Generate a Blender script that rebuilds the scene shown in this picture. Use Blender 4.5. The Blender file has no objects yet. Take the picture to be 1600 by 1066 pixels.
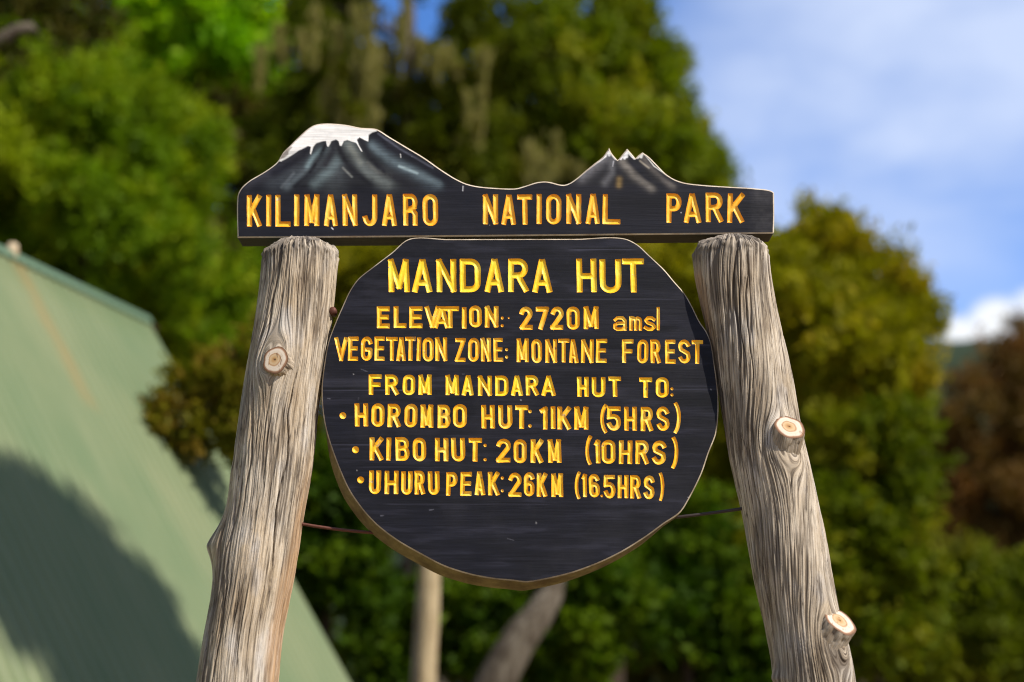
import bpy, math
import numpy as np
from mathutils import Vector

# ------------------------------------------------------------------ camera, sky, sun, exposure
SC = bpy.context.scene
COL = SC.collection
PITCH = math.radians(14.0)
CAMZ = 1.30
FPX = 50.0 / 36.0 * 1600.0
cam_d = bpy.data.cameras.new("camera")
cam_d.lens = 50.0
cam_d.sensor_width = 36.0
cam_d.clip_start = 0.05
cam_d.clip_end = 6000
cam_d.dof.use_dof = True
cam_d.dof.focus_distance = 3.05
cam_d.dof.aperture_fstop = 1.4
cam_d.dof.aperture_blades = 0
cam = bpy.data.objects.new("camera", cam_d)
cam.location = (0, 0, CAMZ)
cam.rotation_euler = (math.pi / 2 + PITCH, 0, 0)
COL.objects.link(cam)
SC.camera = cam

SUN_EL = math.radians(44.0)
SUN_AZ = math.radians(126.0)        # clockwise from +Y (the viewing direction)
TO_SUN = np.array([math.sin(SUN_AZ) * math.cos(SUN_EL), math.cos(SUN_AZ) * math.cos(SUN_EL), math.sin(SUN_EL)])
sun_d = bpy.data.lights.new("sun", "SUN")
sun_d.energy = 5.0
sun_d.angle = math.radians(0.5)
sun_d.color = (1.0, 0.93, 0.82)
sun = bpy.data.objects.new("sun", sun_d)
sun.rotation_euler = Vector(TO_SUN).to_track_quat('Z', 'Y').to_euler()
COL.objects.link(sun)

SC.view_settings.view_transform = 'Standard'
SC.view_settings.look = 'None'
SC.view_settings.gamma = 1.0
SC.view_settings.exposure = 0.2
SC.render.engine = 'CYCLES'
SC.cycles.use_denoising = True
SC.cycles.filter_width = 1.05
SC.cycles.use_adaptive_sampling = True
SC.cycles.adaptive_threshold = 0.01
SC.cycles.max_bounces = 6
SC.cycles.diffuse_bounces = 3
SC.cycles.glossy_bounces = 2
SC.cycles.transmission_bounces = 3
SC.cycles.caustics_reflective = False
SC.cycles.caustics_refractive = False


# ------------------------------------------------------------------ node helper
class NT:
    def __init__(s, tree):
        s.t = tree

    def n(s, typ, props=None, **inputs):
        nd = s.t.nodes.new(typ)
        for k, v in (props or {}).items():
            setattr(nd, k, v)
        for k, v in inputs.items():
            s.set(nd, k, v)
        return nd

    def set(s, nd, k, v):
        key = int(k[1:]) if (k[0] == 'i' and k[1:].isdigit()) else k.replace('_', ' ')
        sock = nd.inputs[key]
        if isinstance(v, bpy.types.NodeSocket):
            s.t.links.new(v, sock)
        elif isinstance(v, bpy.types.Node):
            s.t.links.new(v.outputs[0], sock)
        else:
            if isinstance(v, (tuple, list)) and sock.type == 'RGBA' and len(v) == 3:
                v = (*v, 1)
            sock.default_value = v

    def mix(s, fac, a, b, blend='MIX'):
        nd = s.t.nodes.new('ShaderNodeMix')
        nd.data_type = 'RGBA'
        nd.blend_type = blend
        s.set(nd, 'i0', fac)
        s.set(nd, 'i6', a)
        s.set(nd, 'i7', b)
        return nd.outputs[2]

    def math(s, op, a, b=0.0, c=0.0, clamp=False):
        nd = s.n('ShaderNodeMath', {'operation': op, 'use_clamp': clamp})
        s.set(nd, 'i0', a)
        s.set(nd, 'i1', b)
        if op in ('MULTIPLY_ADD', 'SMOOTH_MIN', 'WRAP', 'COMPARE'):
            s.set(nd, 'i2', c)
        return nd.outputs[0]

    def ramp(s, fac, stops):
        nd = s.n('ShaderNodeValToRGB')
        s.set(nd, 'i0', fac)
        el = nd.color_ramp.elements
        while len(el) < len(stops):
            el.new(0.5)
        for e, (p, c) in zip(el, stops):
            e.position = p
            e.color = (c, c, c, 1) if isinstance(c, (int, float)) else (*c, 1)
        return nd.outputs[0]

    def noise(s, vec, scale, detail=3.0, rough=0.55, stretch=None, dim='3D'):
        if stretch is not None:
            m = s.n('ShaderNodeMapping')
            s.set(m, 'i0', vec)
            m.inputs['Scale'].default_value = stretch
            vec = m.outputs[0]
        nd = s.n('ShaderNodeTexNoise', {'noise_dimensions': dim}, Vector=vec, Scale=scale, Detail=detail, Roughness=rough)
        return nd.outputs[0]


def lin(r, g, b):
    f = lambda c: (c / 255) / 12.92 if c / 255 <= 0.04045 else ((c / 255 + 0.055) / 1.055) ** 2.4
    return (f(r), f(g), f(b))


def new_mat(name):
    m = bpy.data.materials.new(name)
    m.use_nodes = True
    m.node_tree.nodes.clear()
    return m, NT(m.node_tree)


def finish(t, surf):
    o = t.n('ShaderNodeOutputMaterial')
    t.set(o, 'Surface', surf)


def bsdf(t, color, rough=0.6, spec=0.5, bump=None, bstr=0.5, bdist=0.002, metal=0.0):
    p = t.n('ShaderNodeBsdfPrincipled')
    t.set(p, 'Base Color', color)
    t.set(p, 'Roughness', rough)
    t.set(p, 'Specular IOR Level', spec)
    t.set(p, 'Metallic', metal)
    if bump is not None:
        b = t.n('ShaderNodeBump', Strength=bstr, Distance=bdist)
        t.set(b, 'Height', bump)
        t.set(p, 'Normal', b.outputs[0])
    return p.outputs[0]


# ------------------------------------------------------------------ world
W = bpy.data.worlds.new("World")
SC.world = W
W.use_nodes = True
W.node_tree.nodes.clear()
t = NT(W.node_tree)
sky = t.n('ShaderNodeTexSky', {'sky_type': 'NISHITA', 'sun_disc': False})
sky.sun_elevation = SUN_EL
sky.sun_rotation = SUN_AZ
sky.altitude = 2700
sky.air_density = 1.0
sky.dust_density = 0.4
sky.ozone_density = 2.5
gen = t.n('ShaderNodeTexCoord').outputs['Generated']


def cloud_bank(direction, lo, hi):
    d = t.n('ShaderNodeVectorMath', {'operation': 'DOT_PRODUCT'})
    t.set(d, 'i0', gen)
    d.inputs[1].default_value = Vector(direction).normalized()
    m = t.n('ShaderNodeMapRange', {'interpolation_type': 'SMOOTHSTEP'})
    t.set(m, 'i0', d.outputs['Value'])
    m.inputs[1].default_value = lo
    m.inputs[2].default_value = hi
    return m.outputs[0]


def toward(x, y):
    return (x - 800, FPX * math.cos(PITCH) - (533 - y) * math.sin(PITCH), FPX * math.sin(PITCH) + (533 - y) * math.cos(PITCH))


wisp = t.noise(gen, 2.6, 5.0, 0.52, stretch=(1.0, 1.0, 2.4))
wisp2 = t.noise(gen, 7.0, 6.0, 0.55, stretch=(1.0, 1.0, 1.9))
veil = t.math('MULTIPLY', cloud_bank(toward(1420, 90), 0.975, 0.998), t.ramp(wisp, [(0.36, 0.1), (0.60, 1.0)]))
veil2 = t.math('MULTIPLY', cloud_bank(toward(1200, 230), 0.991, 0.9995), t.ramp(wisp2, [(0.35, 0.2), (0.72, 0.7)]))
puff = t.math('MAXIMUM', cloud_bank(toward(1560, 512), 0.99962, 0.99993), t.math('MAXIMUM', cloud_bank(toward(1500, 535), 0.99972, 0.99995), t.math('MAXIMUM', cloud_bank(toward(1625, 505), 0.9995, 0.9999), cloud_bank(toward(1700, 530), 0.9992, 0.9999))))
puff = t.math('MULTIPLY', puff, t.ramp(t.noise(gen, 16.0, 5.0, 0.6, stretch=(1.0, 1.0, 1.6)), [(0.28, 0.55), (0.5, 1.0)]))
streak = t.math('MULTIPLY', cloud_bank(toward(1520, 350), 0.9975, 0.9998), t.ramp(t.noise(gen, 12.0, 5.0, 0.55, stretch=(1.0, 1.0, 3.5)), [(0.45, 0.0), (0.7, 0.55)]))
cl = t.math('MAXIMUM', t.math('MULTIPLY', veil, 0.8), t.math('MAXIMUM', veil2, t.math('MAXIMUM', puff, streak)), clamp=True)
away = t.math('SUBTRACT', 1.0, cloud_bank(toward(1100, 300), 0.72, 0.90))  # clouds beyond the view, added to make the sky's fill light more neutral
cl = t.math('MAXIMUM', cl, t.math('MULTIPLY', away, t.ramp(wisp, [(0.35, 0.0), (0.55, 0.9)])), clamp=True)
white = t.mix(away, t.mix(puff, (7.2, 8.2, 10.4), (9.8, 10.1, 10.5)), (4.0, 4.1, 4.3))
skyc = t.mix(1.0, sky.outputs[0], (1.12, 1.72, 2.4), 'MULTIPLY')
bg = t.n('ShaderNodeBackground', Strength=0.09)
t.set(bg, 'Color', t.mix(cl, skyc, white))
o = t.n('ShaderNodeOutputWorld')
t.set(o, 'Surface', bg.outputs[0])

# ------------------------------------------------------------------ projection helpers (photograph pixels to rays from the camera)
CAM = np.array([0, 0, CAMZ])
FWD = np.array([0, math.cos(PITCH), math.sin(PITCH)])
UPV = np.array([0, -math.sin(PITCH), math.cos(PITCH)])
XV = np.array([1.0, 0, 0])


def ray(x, y):
    x = np.asarray(x, float)
    y = np.asarray(y, float)
    return FWD * FPX + XV * (x[..., None] - 800) + UPV * (533 - y)[..., None]


def at(x, y, depth):
    """point seen at photograph pixel (x, y), at world distance Y=depth"""
    r = ray(np.float64(x), np.float64(y))
    return CAM + r * (depth / r[..., 1:2])


def on_plane(x, y, p0, n):
    r = ray(x, y)
    k = ((p0 - CAM) @ n) / (r @ n)
    return CAM + r * k[..., None]


# ------------------------------------------------------------------ mesh helpers
def mesh_obj(name, V, faces, mat, parent=None, smooth=True, attrs=None, uv=None):
    """faces: (n,3) or (n,4) array, or list of index lists"""
    me = bpy.data.meshes.new(name)
    V = np.asarray(V, np.float32)
    if isinstance(faces, np.ndarray):
        nf, k = faces.shape
        me.vertices.add(len(V))
        me.vertices.foreach_set('co', V.ravel())
        me.loops.add(nf * k)
        me.loops.foreach_set('vertex_index', faces.astype(np.int32).ravel())
        me.polygons.add(nf)
        me.polygons.foreach_set('loop_start', np.arange(0, nf * k, k, dtype=np.int32))
        me.polygons.foreach_set('loop_total', np.full(nf, k, np.int32))
        me.update(calc_edges=True)
    else:
        me.from_pydata([tuple(map(float, v)) for v in V], [], faces)
    for an, arr in (attrs or {}).items():
        arr = np.asarray(arr, np.float32)
        if arr.ndim == 1:
            a = me.attributes.new(an, 'FLOAT', 'POINT')
            a.data.foreach_set('value', arr)
        elif arr.shape[1] == 2:
            a = me.attributes.new(an, 'FLOAT_VECTOR', 'POINT')
            a.data.foreach_set('vector', np.c_[arr, np.zeros(len(arr), np.float32)].astype(np.float32).ravel())
        else:
            a = me.attributes.new(an, 'FLOAT_COLOR', 'POINT')
            a.data.foreach_set('color', np.c_[arr, np.ones(len(arr), np.float32)].astype(np.float32).ravel())
    me.polygons.foreach_set('use_smooth', np.full(len(me.polygons), smooth))
    if mat is not None:
        for m in (mat if isinstance(mat, list) else [mat]):
            me.materials.append(m)
    ob = bpy.data.objects.new(name, me)
    COL.objects.link(ob)
    if parent is not None:
        ob.parent = parent
        ob.matrix_parent_inverse = parent.matrix_world.inverted()
    return ob


def thing(name, label, cat, loc=(0, 0, 0), group=None):
    o = bpy.data.objects.new(name, None)
    o.empty_display_size = 0.1
    o.location = [float(c) for c in loc]
    COL.objects.link(o)
    o['label'] = label
    o['category'] = cat
    if group:
        o['group'] = group
    o.matrix_world.translation = o.location
    return o


def tag(o, label, cat, group=None):
    o['label'] = label
    o['category'] = cat
    if group:
        o['group'] = group
    return o


class Part:
    """collects triangles/quads for one mesh"""
    def __init__(s):
        s.v = []
        s.f = []

    def add(s, V, F):
        b = len(s.v)
        s.v += [tuple(map(float, p)) for p in V]
        s.f += [[i + b for i in f] for f in F]

    def box(s, c, ax, ay, az):
        c, ax, ay, az = map(np.asarray, (c, ax, ay, az))
        V = [c + sx * ax + sy * ay + sz * az for sz in (-1, 1) for sy in (-1, 1) for sx in (-1, 1)]
        s.add(V, [[0, 2, 3, 1], [4, 5, 7, 6], [0, 1, 5, 4], [2, 6, 7, 3], [0, 4, 6, 2], [1, 3, 7, 5]])

    def tube(s, path, radii, ns=10, caps=True, jitter=0.0, rng=None):
        path = np.asarray(path, float)
        V = []
        prev = None
        for i, p in enumerate(path):
            d = path[min(i + 1, len(path) - 1)] - path[max(i - 1, 0)]
            d /= np.linalg.norm(d) + 1e-12
            ref = prev if prev is not None else (np.array([0, 1.0, 0]) if abs(d[1]) < 0.9 else np.array([1.0, 0, 0]))
            a = ref - d * (ref @ d)
            a /= np.linalg.norm(a)
            prev = a
            b = np.cross(d, a)
            for k in range(ns):
                th = 2 * math.pi * k / ns
                r = radii[i] * (1 + (rng.normal() * jitter if rng is not None else 0))
                V.append(p + r * (a * math.cos(th) + b * math.sin(th)))
        F = []
        for i in range(len(path) - 1):
            for k in range(ns):
                k2 = (k + 1) % ns
                F.append([i * ns + k, i * ns + k2, (i + 1) * ns + k2, (i + 1) * ns + k])
        if caps:
            F.append(list(range(ns))[::-1])
            F.append([(len(path) - 1) * ns + k for k in range(ns)])
        s.add(V, F)

    def build(s, name, mat, parent=None, smooth=True):
        return mesh_obj(name, s.v, s.f, mat, parent, smooth)


def hash3(i, j, k, seed=0):
    h = (i.astype(np.int64) * 374761393 + j.astype(np.int64) * 668265263 + k.astype(np.int64) * 2147483647 + seed * 974634777) & 0xFFFFFFFF
    h = ((h ^ (h >> 13)) * 1274126177) & 0xFFFFFFFF
    h = h ^ (h >> 16)
    return (h & 0xFFFF) / 65535.0


def vnoise(p, seed=0, wrap=None):
    """value noise 0..1 at p (n,3)"""
    p = np.asarray(p, float)
    f = np.floor(p)
    u = p - f
    u = u * u * (3 - 2 * u)
    i = f.astype(np.int64)
    out = 0
    for dx in (0, 1):
        ix = i[:, 0] + dx
        if wrap:
            ix = ix % wrap
        wx = u[:, 0] if dx else 1 - u[:, 0]
        for dy in (0, 1):
            wy = u[:, 1] if dy else 1 - u[:, 1]
            for dz in (0, 1):
                wz = u[:, 2] if dz else 1 - u[:, 2]
                out = out + wx * wy * wz * hash3(ix, i[:, 1] + dy, i[:, 2] + dz, seed)
    return out


def fbm(p, octaves=3, seed=0):
    s = 0
    a = 0.5
    tot = 0
    for o in range(octaves):
        s = s + a * vnoise(p * 2 ** o, seed + o)
        tot += a
        a *= 0.5
    return s / tot


def catmull(pts, corner_deg=48, step=4.0, closed=True):
    P = np.asarray(pts, float)
    n = len(P)
    T = np.zeros_like(P)
    for i in range(n):
        a, b, c = P[i - 1], P[i], P[(i + 1) % n]
        d1, d2 = b - a, c - b
        l1, l2 = np.linalg.norm(d1), np.linalg.norm(d2)
        ang = math.degrees(math.acos(np.clip(d1 @ d2 / (l1 * l2), -1, 1)))
        if ang < corner_deg:
            T[i] = (d1 / l1 + d2 / l2)
            T[i] /= np.linalg.norm(T[i])
    out = []
    for i in range(n):
        p0, p1 = P[i], P[(i + 1) % n]
        L = np.linalg.norm(p1 - p0)
        m = max(1, int(L / step))
        t0, t1 = T[i] * L * 0.9, T[(i + 1) % n] * L * 0.9
        if not T[i].any():
            t0 = (p1 - p0) * 0.9
        if not T[(i + 1) % n].any():
            t1 = (p1 - p0) * 0.9
        for k in range(m):
            s = k / m
            out.append((2 * s**3 - 3 * s**2 + 1) * p0 + (s**3 - 2 * s**2 + s) * t0 + (-2 * s**3 + 3 * s**2) * p1 + (s**3 - s**2) * t1)
    return np.array(out)


def poly_sdf(X, Y, P):
    """signed distance (negative inside) from points to closed polygon P, in pixels"""
    d2 = np.full(X.shape, 1e18)
    ins = np.zeros(X.shape, bool)
    n = len(P)
    for i in range(n):
        ax, ay = P[i]
        bx, by = P[(i + 1) % n]
        ex, ey = bx - ax, by - ay
        L = ex * ex + ey * ey + 1e-12
        tt = np.clip(((X - ax) * ex + (Y - ay) * ey) / L, 0, 1)
        dx, dy = X - ax - tt * ex, Y - ay - tt * ey
        d2 = np.minimum(d2, dx * dx + dy * dy)
        if abs(ey) > 1e-12:
            c = ((ay > Y) != (by > Y)) & (X < ex * (Y - ay) / ey + ax)
            ins ^= c
    d = np.sqrt(d2)
    return np.where(ins, -d, d)


def clip_tris(D, T, f):
    """D: (n,c) vertex data, T: (m,3), f: (n,) field. Returns D2, T_inside (f<0), T_outside"""
    neg = f < 0
    cnt = neg[T].sum(1)
    Tin, Tout = T[cnt == 3], T[cnt == 0]
    ins, outs = [Tin], [Tout]
    newD = [D]
    base = len(D)
    mask = (cnt == 1) | (cnt == 2)
    if mask.any():
        X = T[mask]
        c = cnt[mask]
        lone_neg = c == 1
        nx = neg[X]
        lone = np.where(lone_neg[:, None], nx, ~nx).argmax(1)
        r = np.arange(len(X))
        a, b, cc = X[r, lone], X[r, (lone + 1) % 3], X[r, (lone + 2) % 3]

        E = np.concatenate([np.c_[np.minimum(a, b), np.maximum(a, b)], np.c_[np.minimum(a, cc), np.maximum(a, cc)]])
        key = E[:, 0].astype(np.int64) * len(D) + E[:, 1]
        uq, inv = np.unique(key, return_inverse=True)
        p, q = uq // len(D), uq % len(D)
        s = f[p] / (f[p] - f[q])
        newD.append(D[p] * (1 - s)[:, None] + D[q] * s[:, None])
        ab, ac = inv[:len(a)] + base, inv[len(a):] + base
        tri = np.c_[a, ab, ac]
        q1, q2 = np.c_[ab, b, cc], np.c_[ab, cc, ac]
        L = lone_neg
        ins += [tri[L], q1[~L], q2[~L]]
        outs += [tri[~L], q1[L], q2[L]]
    return np.concatenate(newD), np.concatenate(ins), np.concatenate(outs)


def compact(D, T):
    u, inv = np.unique(T.ravel(), return_inverse=True)
    return D[u], inv.reshape(T.shape)


# ------------------------------------------------------------------ carved stroke lettering
def arc(cx, cy, rx, ry, a0, a1, n=8):
    return [(cx + rx * math.cos(math.radians(a0 + (a1 - a0) * i / n)), cy + ry * math.sin(math.radians(a0 + (a1 - a0) * i / n))) for i in range(n + 1)]


def stadium(y0=0.0, y1=1.0, ry=0.22):
    p = arc(0.5, y1 - ry, 0.5, ry, 0, 180, 10) + arc(0.5, y0 + ry, 0.5, ry, 180, 360, 10)
    return p + [p[0]]


GLY = {
    'A': [[(0, 0), (.46, 1)], [(1, 0), (.54, 1)], [(.16, .25), (.84, .25)]],
    'B': [[(0, 0), (0, 1)], [(0, 1), (.6, 1)] + arc(.6, .77, .36, .23, 90, -90, 8)[1:] + [(0, .54)], [(0, .54), (.62, .54)] + arc(.62, .27, .38, .27, 90, -90, 8)[1:] + [(0, 0)]],
    'D': [[(0, 0), (0, 1)], [(0, 1), (.55, 1)] + arc(.55, .75, .45, .25, 90, 0, 6)[1:] + arc(.55, .25, .45, .25, 0, -90, 6) + [(0, 0)]],
    'E': [[(0, 0), (0, 1)], [(0, 1), (1, 1)], [(0, .52), (.9, .52)], [(0, 0), (1, 0)]],
    'F': [[(0, 0), (0, 1)], [(0, 1), (1, 1)], [(0, .5), (.85, .5)]],
    'G': [arc(.5, .75, .5, .25, 15, 180, 9) + arc(.5, .24, .5, .24, 180, 360, 9) + [(1, .45), (.55, .45)]],
    'H': [[(0, 0), (0, 1)], [(1, 0), (1, 1)], [(0, .48), (1, .48)]],
    'I': [[(.5, 0), (.5, 1)]],
    'J': [[(1, 1), (1, .25)] + arc(.5, .25, .5, .25, 0, -170, 9)[1:]],
    'K': [[(0, 0), (0, 1)], [(1, 1), (.08, .42)], [(.34, .58), (1, 0)]],
    'L': [[(0, 1), (0, 0)], [(0, 0), (1, 0)]],
    'M': [[(0, 0), (.03, 1)], [(.03, 1), (.5, .12)], [(.5, .12), (.97, 1)], [(.97, 1), (1, 0)]],
    'N': [[(0, 0), (0, 1)], [(0, 1), (1, 0)], [(1, 0), (1, 1)]],
    'O': [stadium()],
    'P': [[(0, 0), (0, 1)], [(0, 1), (.55, 1)] + arc(.55, .74, .45, .26, 90, -90, 9)[1:] + [(0, .48)]],
    'R': [[(0, 0), (0, 1)], [(0, 1), (.55, 1)] + arc(.55, .75, .42, .25, 90, -90, 9)[1:] + [(0, .5)], [(.5, .5), (1, 0)]],
    'Q': [[(0, 0), (0, 1)], [(0, 1), (.6, 1)] + arc(.6, .77, .4, .23, 90, -40, 7)[1:], [(.9, .6), (.15, .48)], [(.15, .48), (.7, .5), (1, .36), (1, 0)]],
    'S': [arc(.5, .76, .5, .24, 20, 180, 9) + [(.08, .6), (.92, .4)] + arc(.5, .24, .5, .24, 0, -160, 9)],
    'T': [[(.5, 0), (.5, 1)], [(0, 1), (1, 1)]],
    'U': [[(0, 1), (0, .24)] + arc(.5, .24, .5, .24, 180, 360, 10)[1:] + [(1, 1)]],
    'V': [[(0, 1), (.5, 0)], [(.5, 0), (1, 1)]],
    'Z': [[(0, 1), (1, 1)], [(1, 1), (0, 0)], [(0, 0), (1, 0)]],
    '0': [stadium(ry=.2)],
    '1': [[(1, 0), (1, 1)], [(1, 1), (0, .9)]],
    '2': [arc(.5, .74, .5, .26, 165, -25, 10) + [(.0, 0)], [(0, 0), (1, 0)]],
    '5': [[(1, 1), (.05, 1)], [(.05, 1), (0, .58)], [(0, .58), (.5, .62)] + arc(.5, .31, .5, .31, 80, -160, 10)[1:]],
    '6': [arc(.5, .77, .5, .23, 20, 180, 8) + [(0, .4)], stadium(0, .56, .2)],
    '7': [[(0, 1), (1, 1)], [(1, 1), (.3, 0)]],
    '(': [arc(1.0, .5, 1.0, .58, 118, 242, 10)],
    ')': [arc(0.0, .5, 1.0, .58, 62, -62, 10)],
    'a': [[(.03, .82), (.25, 1), (.75, 1), (1, .75), (1, 0)], [(1, .52), (.3, .52), (0, .38), (0, .12), (.25, 0), (.7, 0), (1, .18)]],
    'm': [[(0, 0), (0, 1)], [(0, .8), (.2, .97), (.42, .9), (.5, .7), (.5, 0)], [(.5, .8), (.7, .97), (.92, .9), (1, .7), (1, 0)]],
    's': [[(.95, .85), (.7, 1), (.3, 1), (.05, .78), (.25, .58), (.8, .42), (1, .22), (.7, 0), (.3, 0), (0, .15)]],
    'l': [[(.5, 0), (.5, 1)]],
}


def row(txt, xs, y0, y1, w, slope=0.0):
    """letters of one word: txt with its (left, right) photo columns, top and bottom photo rows, stroke width"""
    out = []
    for ch, (a, b) in zip(txt, xs):
        dy = slope * ((a + b) / 2 - xs[0][0])
        out.append((ch, a, b, y0 + dy, y1 + dy, w))
    return out


PLANK_TXT = (
    row("KILIMANJAQO", [(385.3, 408.1), (415.8, 424.4), (431, 454.9), (459.6, 468), (475.5, 499.4), (506.6, 528.3), (535.5, 558.8), (566.8, 589.6), (597, 619.9), (629.5, 652.3), (660.3, 684.5)], 304, 354, 8.0, -0.004)
    + row("NATIONAL", [(755, 778.6), (784, 806.7), (808, 832.2), (838.3, 846.5), (853, 877), (884.5, 907.9), (915.6, 937.3), (941.7, 970.3)], 304, 351.5, 8.0, -0.006)
    + row("PARK", [(1042, 1065.5), (1068.8, 1095.7), (1102.3, 1129.3), (1136.7, 1162.8)], 302, 348.5, 8.0, -0.006))

BOARD_TXT = [
    row("MANDARA", [(606.4, 639.9), (645.2, 676.2), (681.8, 712.8), (718, 750.5), (758, 787.6), (794.1, 825.9), (831.8, 862.5)], 404.5, 457, 9.2)
    + row("HUT", [(899.9, 931.4), (936.4, 970.2), (972.2, 1007.3)], 404.2, 457.5, 9.2),
    row("ELEVATION", [(589.2, 609.8), (614.8, 635), (640, 661.3), (664, 688), (677.3, 702), (689, 717.5), (721.5, 728.7), (733.6, 753.3), (758, 779.2)], 478.8, 513, 7.4)
    + [(':', 782, 787.6, 497, 509, 5.0), ('.', 793.6, 796.4, 497, 497, 3.0)]
    + row("2720M", [(812, 832.4), (837.4, 858.2), (861.3, 881.6), (885.2, 905.5), (912, 935.9)], 479, 515, 7.4)
    + row("ams", [(958.4, 979.5), (982.9, 1003), (1006, 1025.5)], 494, 517, 5.2) + row("l", [(1026.8, 1031.6)], 480, 517, 5.0),
    row("VEGETATION", [(522.5, 543.6), (544.2, 560.5), (564.2, 582.2), (585, 601.3), (602.7, 621.8), (619.6, 634.5), (633.3, 650.6), (652, 658.2), (660.4, 677.9), (680.1, 698.7)], 526, 563.6, 6.4, 0.005)
    + row("ZONE", [(711.6, 728.5), (731.3, 749), (751.3, 767.4), (771.6, 787)], 528, 565.2, 6.4, 0.005) + [(':', 789.5, 794, 546.5, 558, 4.4)]
    + row("MONTANE", [(807, 826.2), (830, 846.4), (852, 870.3), (871.7, 890), (888.6, 903.5), (907.5, 927.2), (931.7, 949.1)], 529.4, 566.8, 6.4, 0.003)
    + row("FOREST", [(972.2, 990.5), (995.5, 1013), (1016.6, 1032.7), (1038.6, 1055.2), (1060, 1079), (1080, 1098.2)], 530.8, 568, 6.4, 0.003),
    row("FROM", [(576, 597), (601.9, 623), (629, 648.6), (654, 675)], 584.5, 616.7, 7.0, 0.01)
    + row("MANDARA", [(696.2, 717.6), (722.3, 740.6), (747, 768.8), (773, 794), (798.5, 816.8), (822, 842.2), (846.4, 868.4)], 586, 618, 7.0, 0.008)
    + row("HUT", [(901.3, 919.6), (924.3, 945.7), (950.5, 970.8)], 588.4, 620.2, 7.0, 0.008)
    + row("TO", [(998.3, 1018.9), (1024.5, 1044.8)], 589.5, 621.4, 7.0) + [(':', 1047.5, 1052.5, 607.6, 617, 4.6)],
    [('.', 530.8, 540.8, 649.5, 649.5, 10.5)]
    + row("HOROMBO", [(554, 575.1), (580.4, 600.8), (605.5, 626.2), (632.4, 652.5), (657.2, 677.3), (683.5, 703.6), (708.2, 729.9)], 630.3, 667, 7.6, 0.013)
    + row("HUT", [(752.2, 773.3), (778.5, 800.5), (804.6, 825.4)], 632.5, 669.7, 7.6, 0.01) + [(':', 825.5, 831, 643, 665.5, 5.4)]
    + row("1", [(843.2, 855.7)], 634.7, 670.5, 7.2) + row("I", [(859.5, 868)], 634.7, 670.5, 7.2) + row("KM", [(871.8, 893), (897.5, 920.1)], 634.9, 671.2, 7.6)
    + row("(", [(937.8, 953.2)], 632.5, 676.8, 5.8) + row("5HRS", [(948.6, 970.9), (975.5, 995.6), (1001, 1020.4), (1026, 1046)], 635, 673, 7.2, 0.008)
    + row(")", [(1048.7, 1063.8)], 629, 676.8, 5.8),
    [('.', 550.2, 561, 702.8, 702.8, 11.0)]
    + row("KIBO", [(577.6, 599), (603.6, 611.6), (617.5, 639.2), (644.8, 665.5)], 683, 719.8, 7.6, 0.006)
    + row("HUT", [(679.5, 700.5), (705.8, 727.4), (731.5, 753)], 683.6, 720.7, 7.6, 0.008) + [(':', 755.5, 760.7, 696, 718.3, 5.0)]
    + row("20KM", [(775.4, 798), (803, 823.2), (830, 849.5), (856.3, 877.4)], 686, 723.2, 7.4, 0.006)
    + row("(", [(914.6, 928.5)], 681, 726, 5.8) + row("1", [(927.6, 936.8)], 687.5, 724.4, 7.0) + row("0HRS", [(940, 961.6), (967, 988), (992.6, 1013.6), (1018.9, 1040.8)], 687.5, 725, 7.4, 0.01)
    + row(")", [(1045, 1059.4)], 683, 731.6, 5.8),
    [('.', 558.4, 569, 750, 750, 10.8)]
    + row("UHURU", [(577.6, 596.2), (600.8, 622.5), (627, 644.8), (647.9, 664.3), (669, 687.2)], 735.3, 772.4, 7.2, 0.005)
    + row("PEAK", [(696.8, 714.4), (719.7, 737.6), (741.7, 758), (763, 781)], 737, 774.3, 7.0, 0.006) + [(':', 782.5, 787.5, 747, 767, 4.8)]
    + row("26KM", [(794.3, 815), (818.6, 835.6), (839.3, 855.7), (861.3, 879.9)], 738.4, 776, 7.0, 0.008)
    + row("(", [(898, 910.5)], 737.8, 780, 5.4) + row("1", [(909.3, 917)], 740.5, 777, 6.2) + row("6", [(920, 936.8)], 740.5, 777, 6.6) + [('.', 938.5, 942.5, 775, 775, 4.2)]
    + row("5HRS", [(943.5, 962), (965, 982), (984.8, 1001.8), (1005.9, 1022.9)], 742.2, 779, 6.6, 0.01)
    + row(")", [(1027, 1037.6)], 739, 782.6, 5.0),
]


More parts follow.
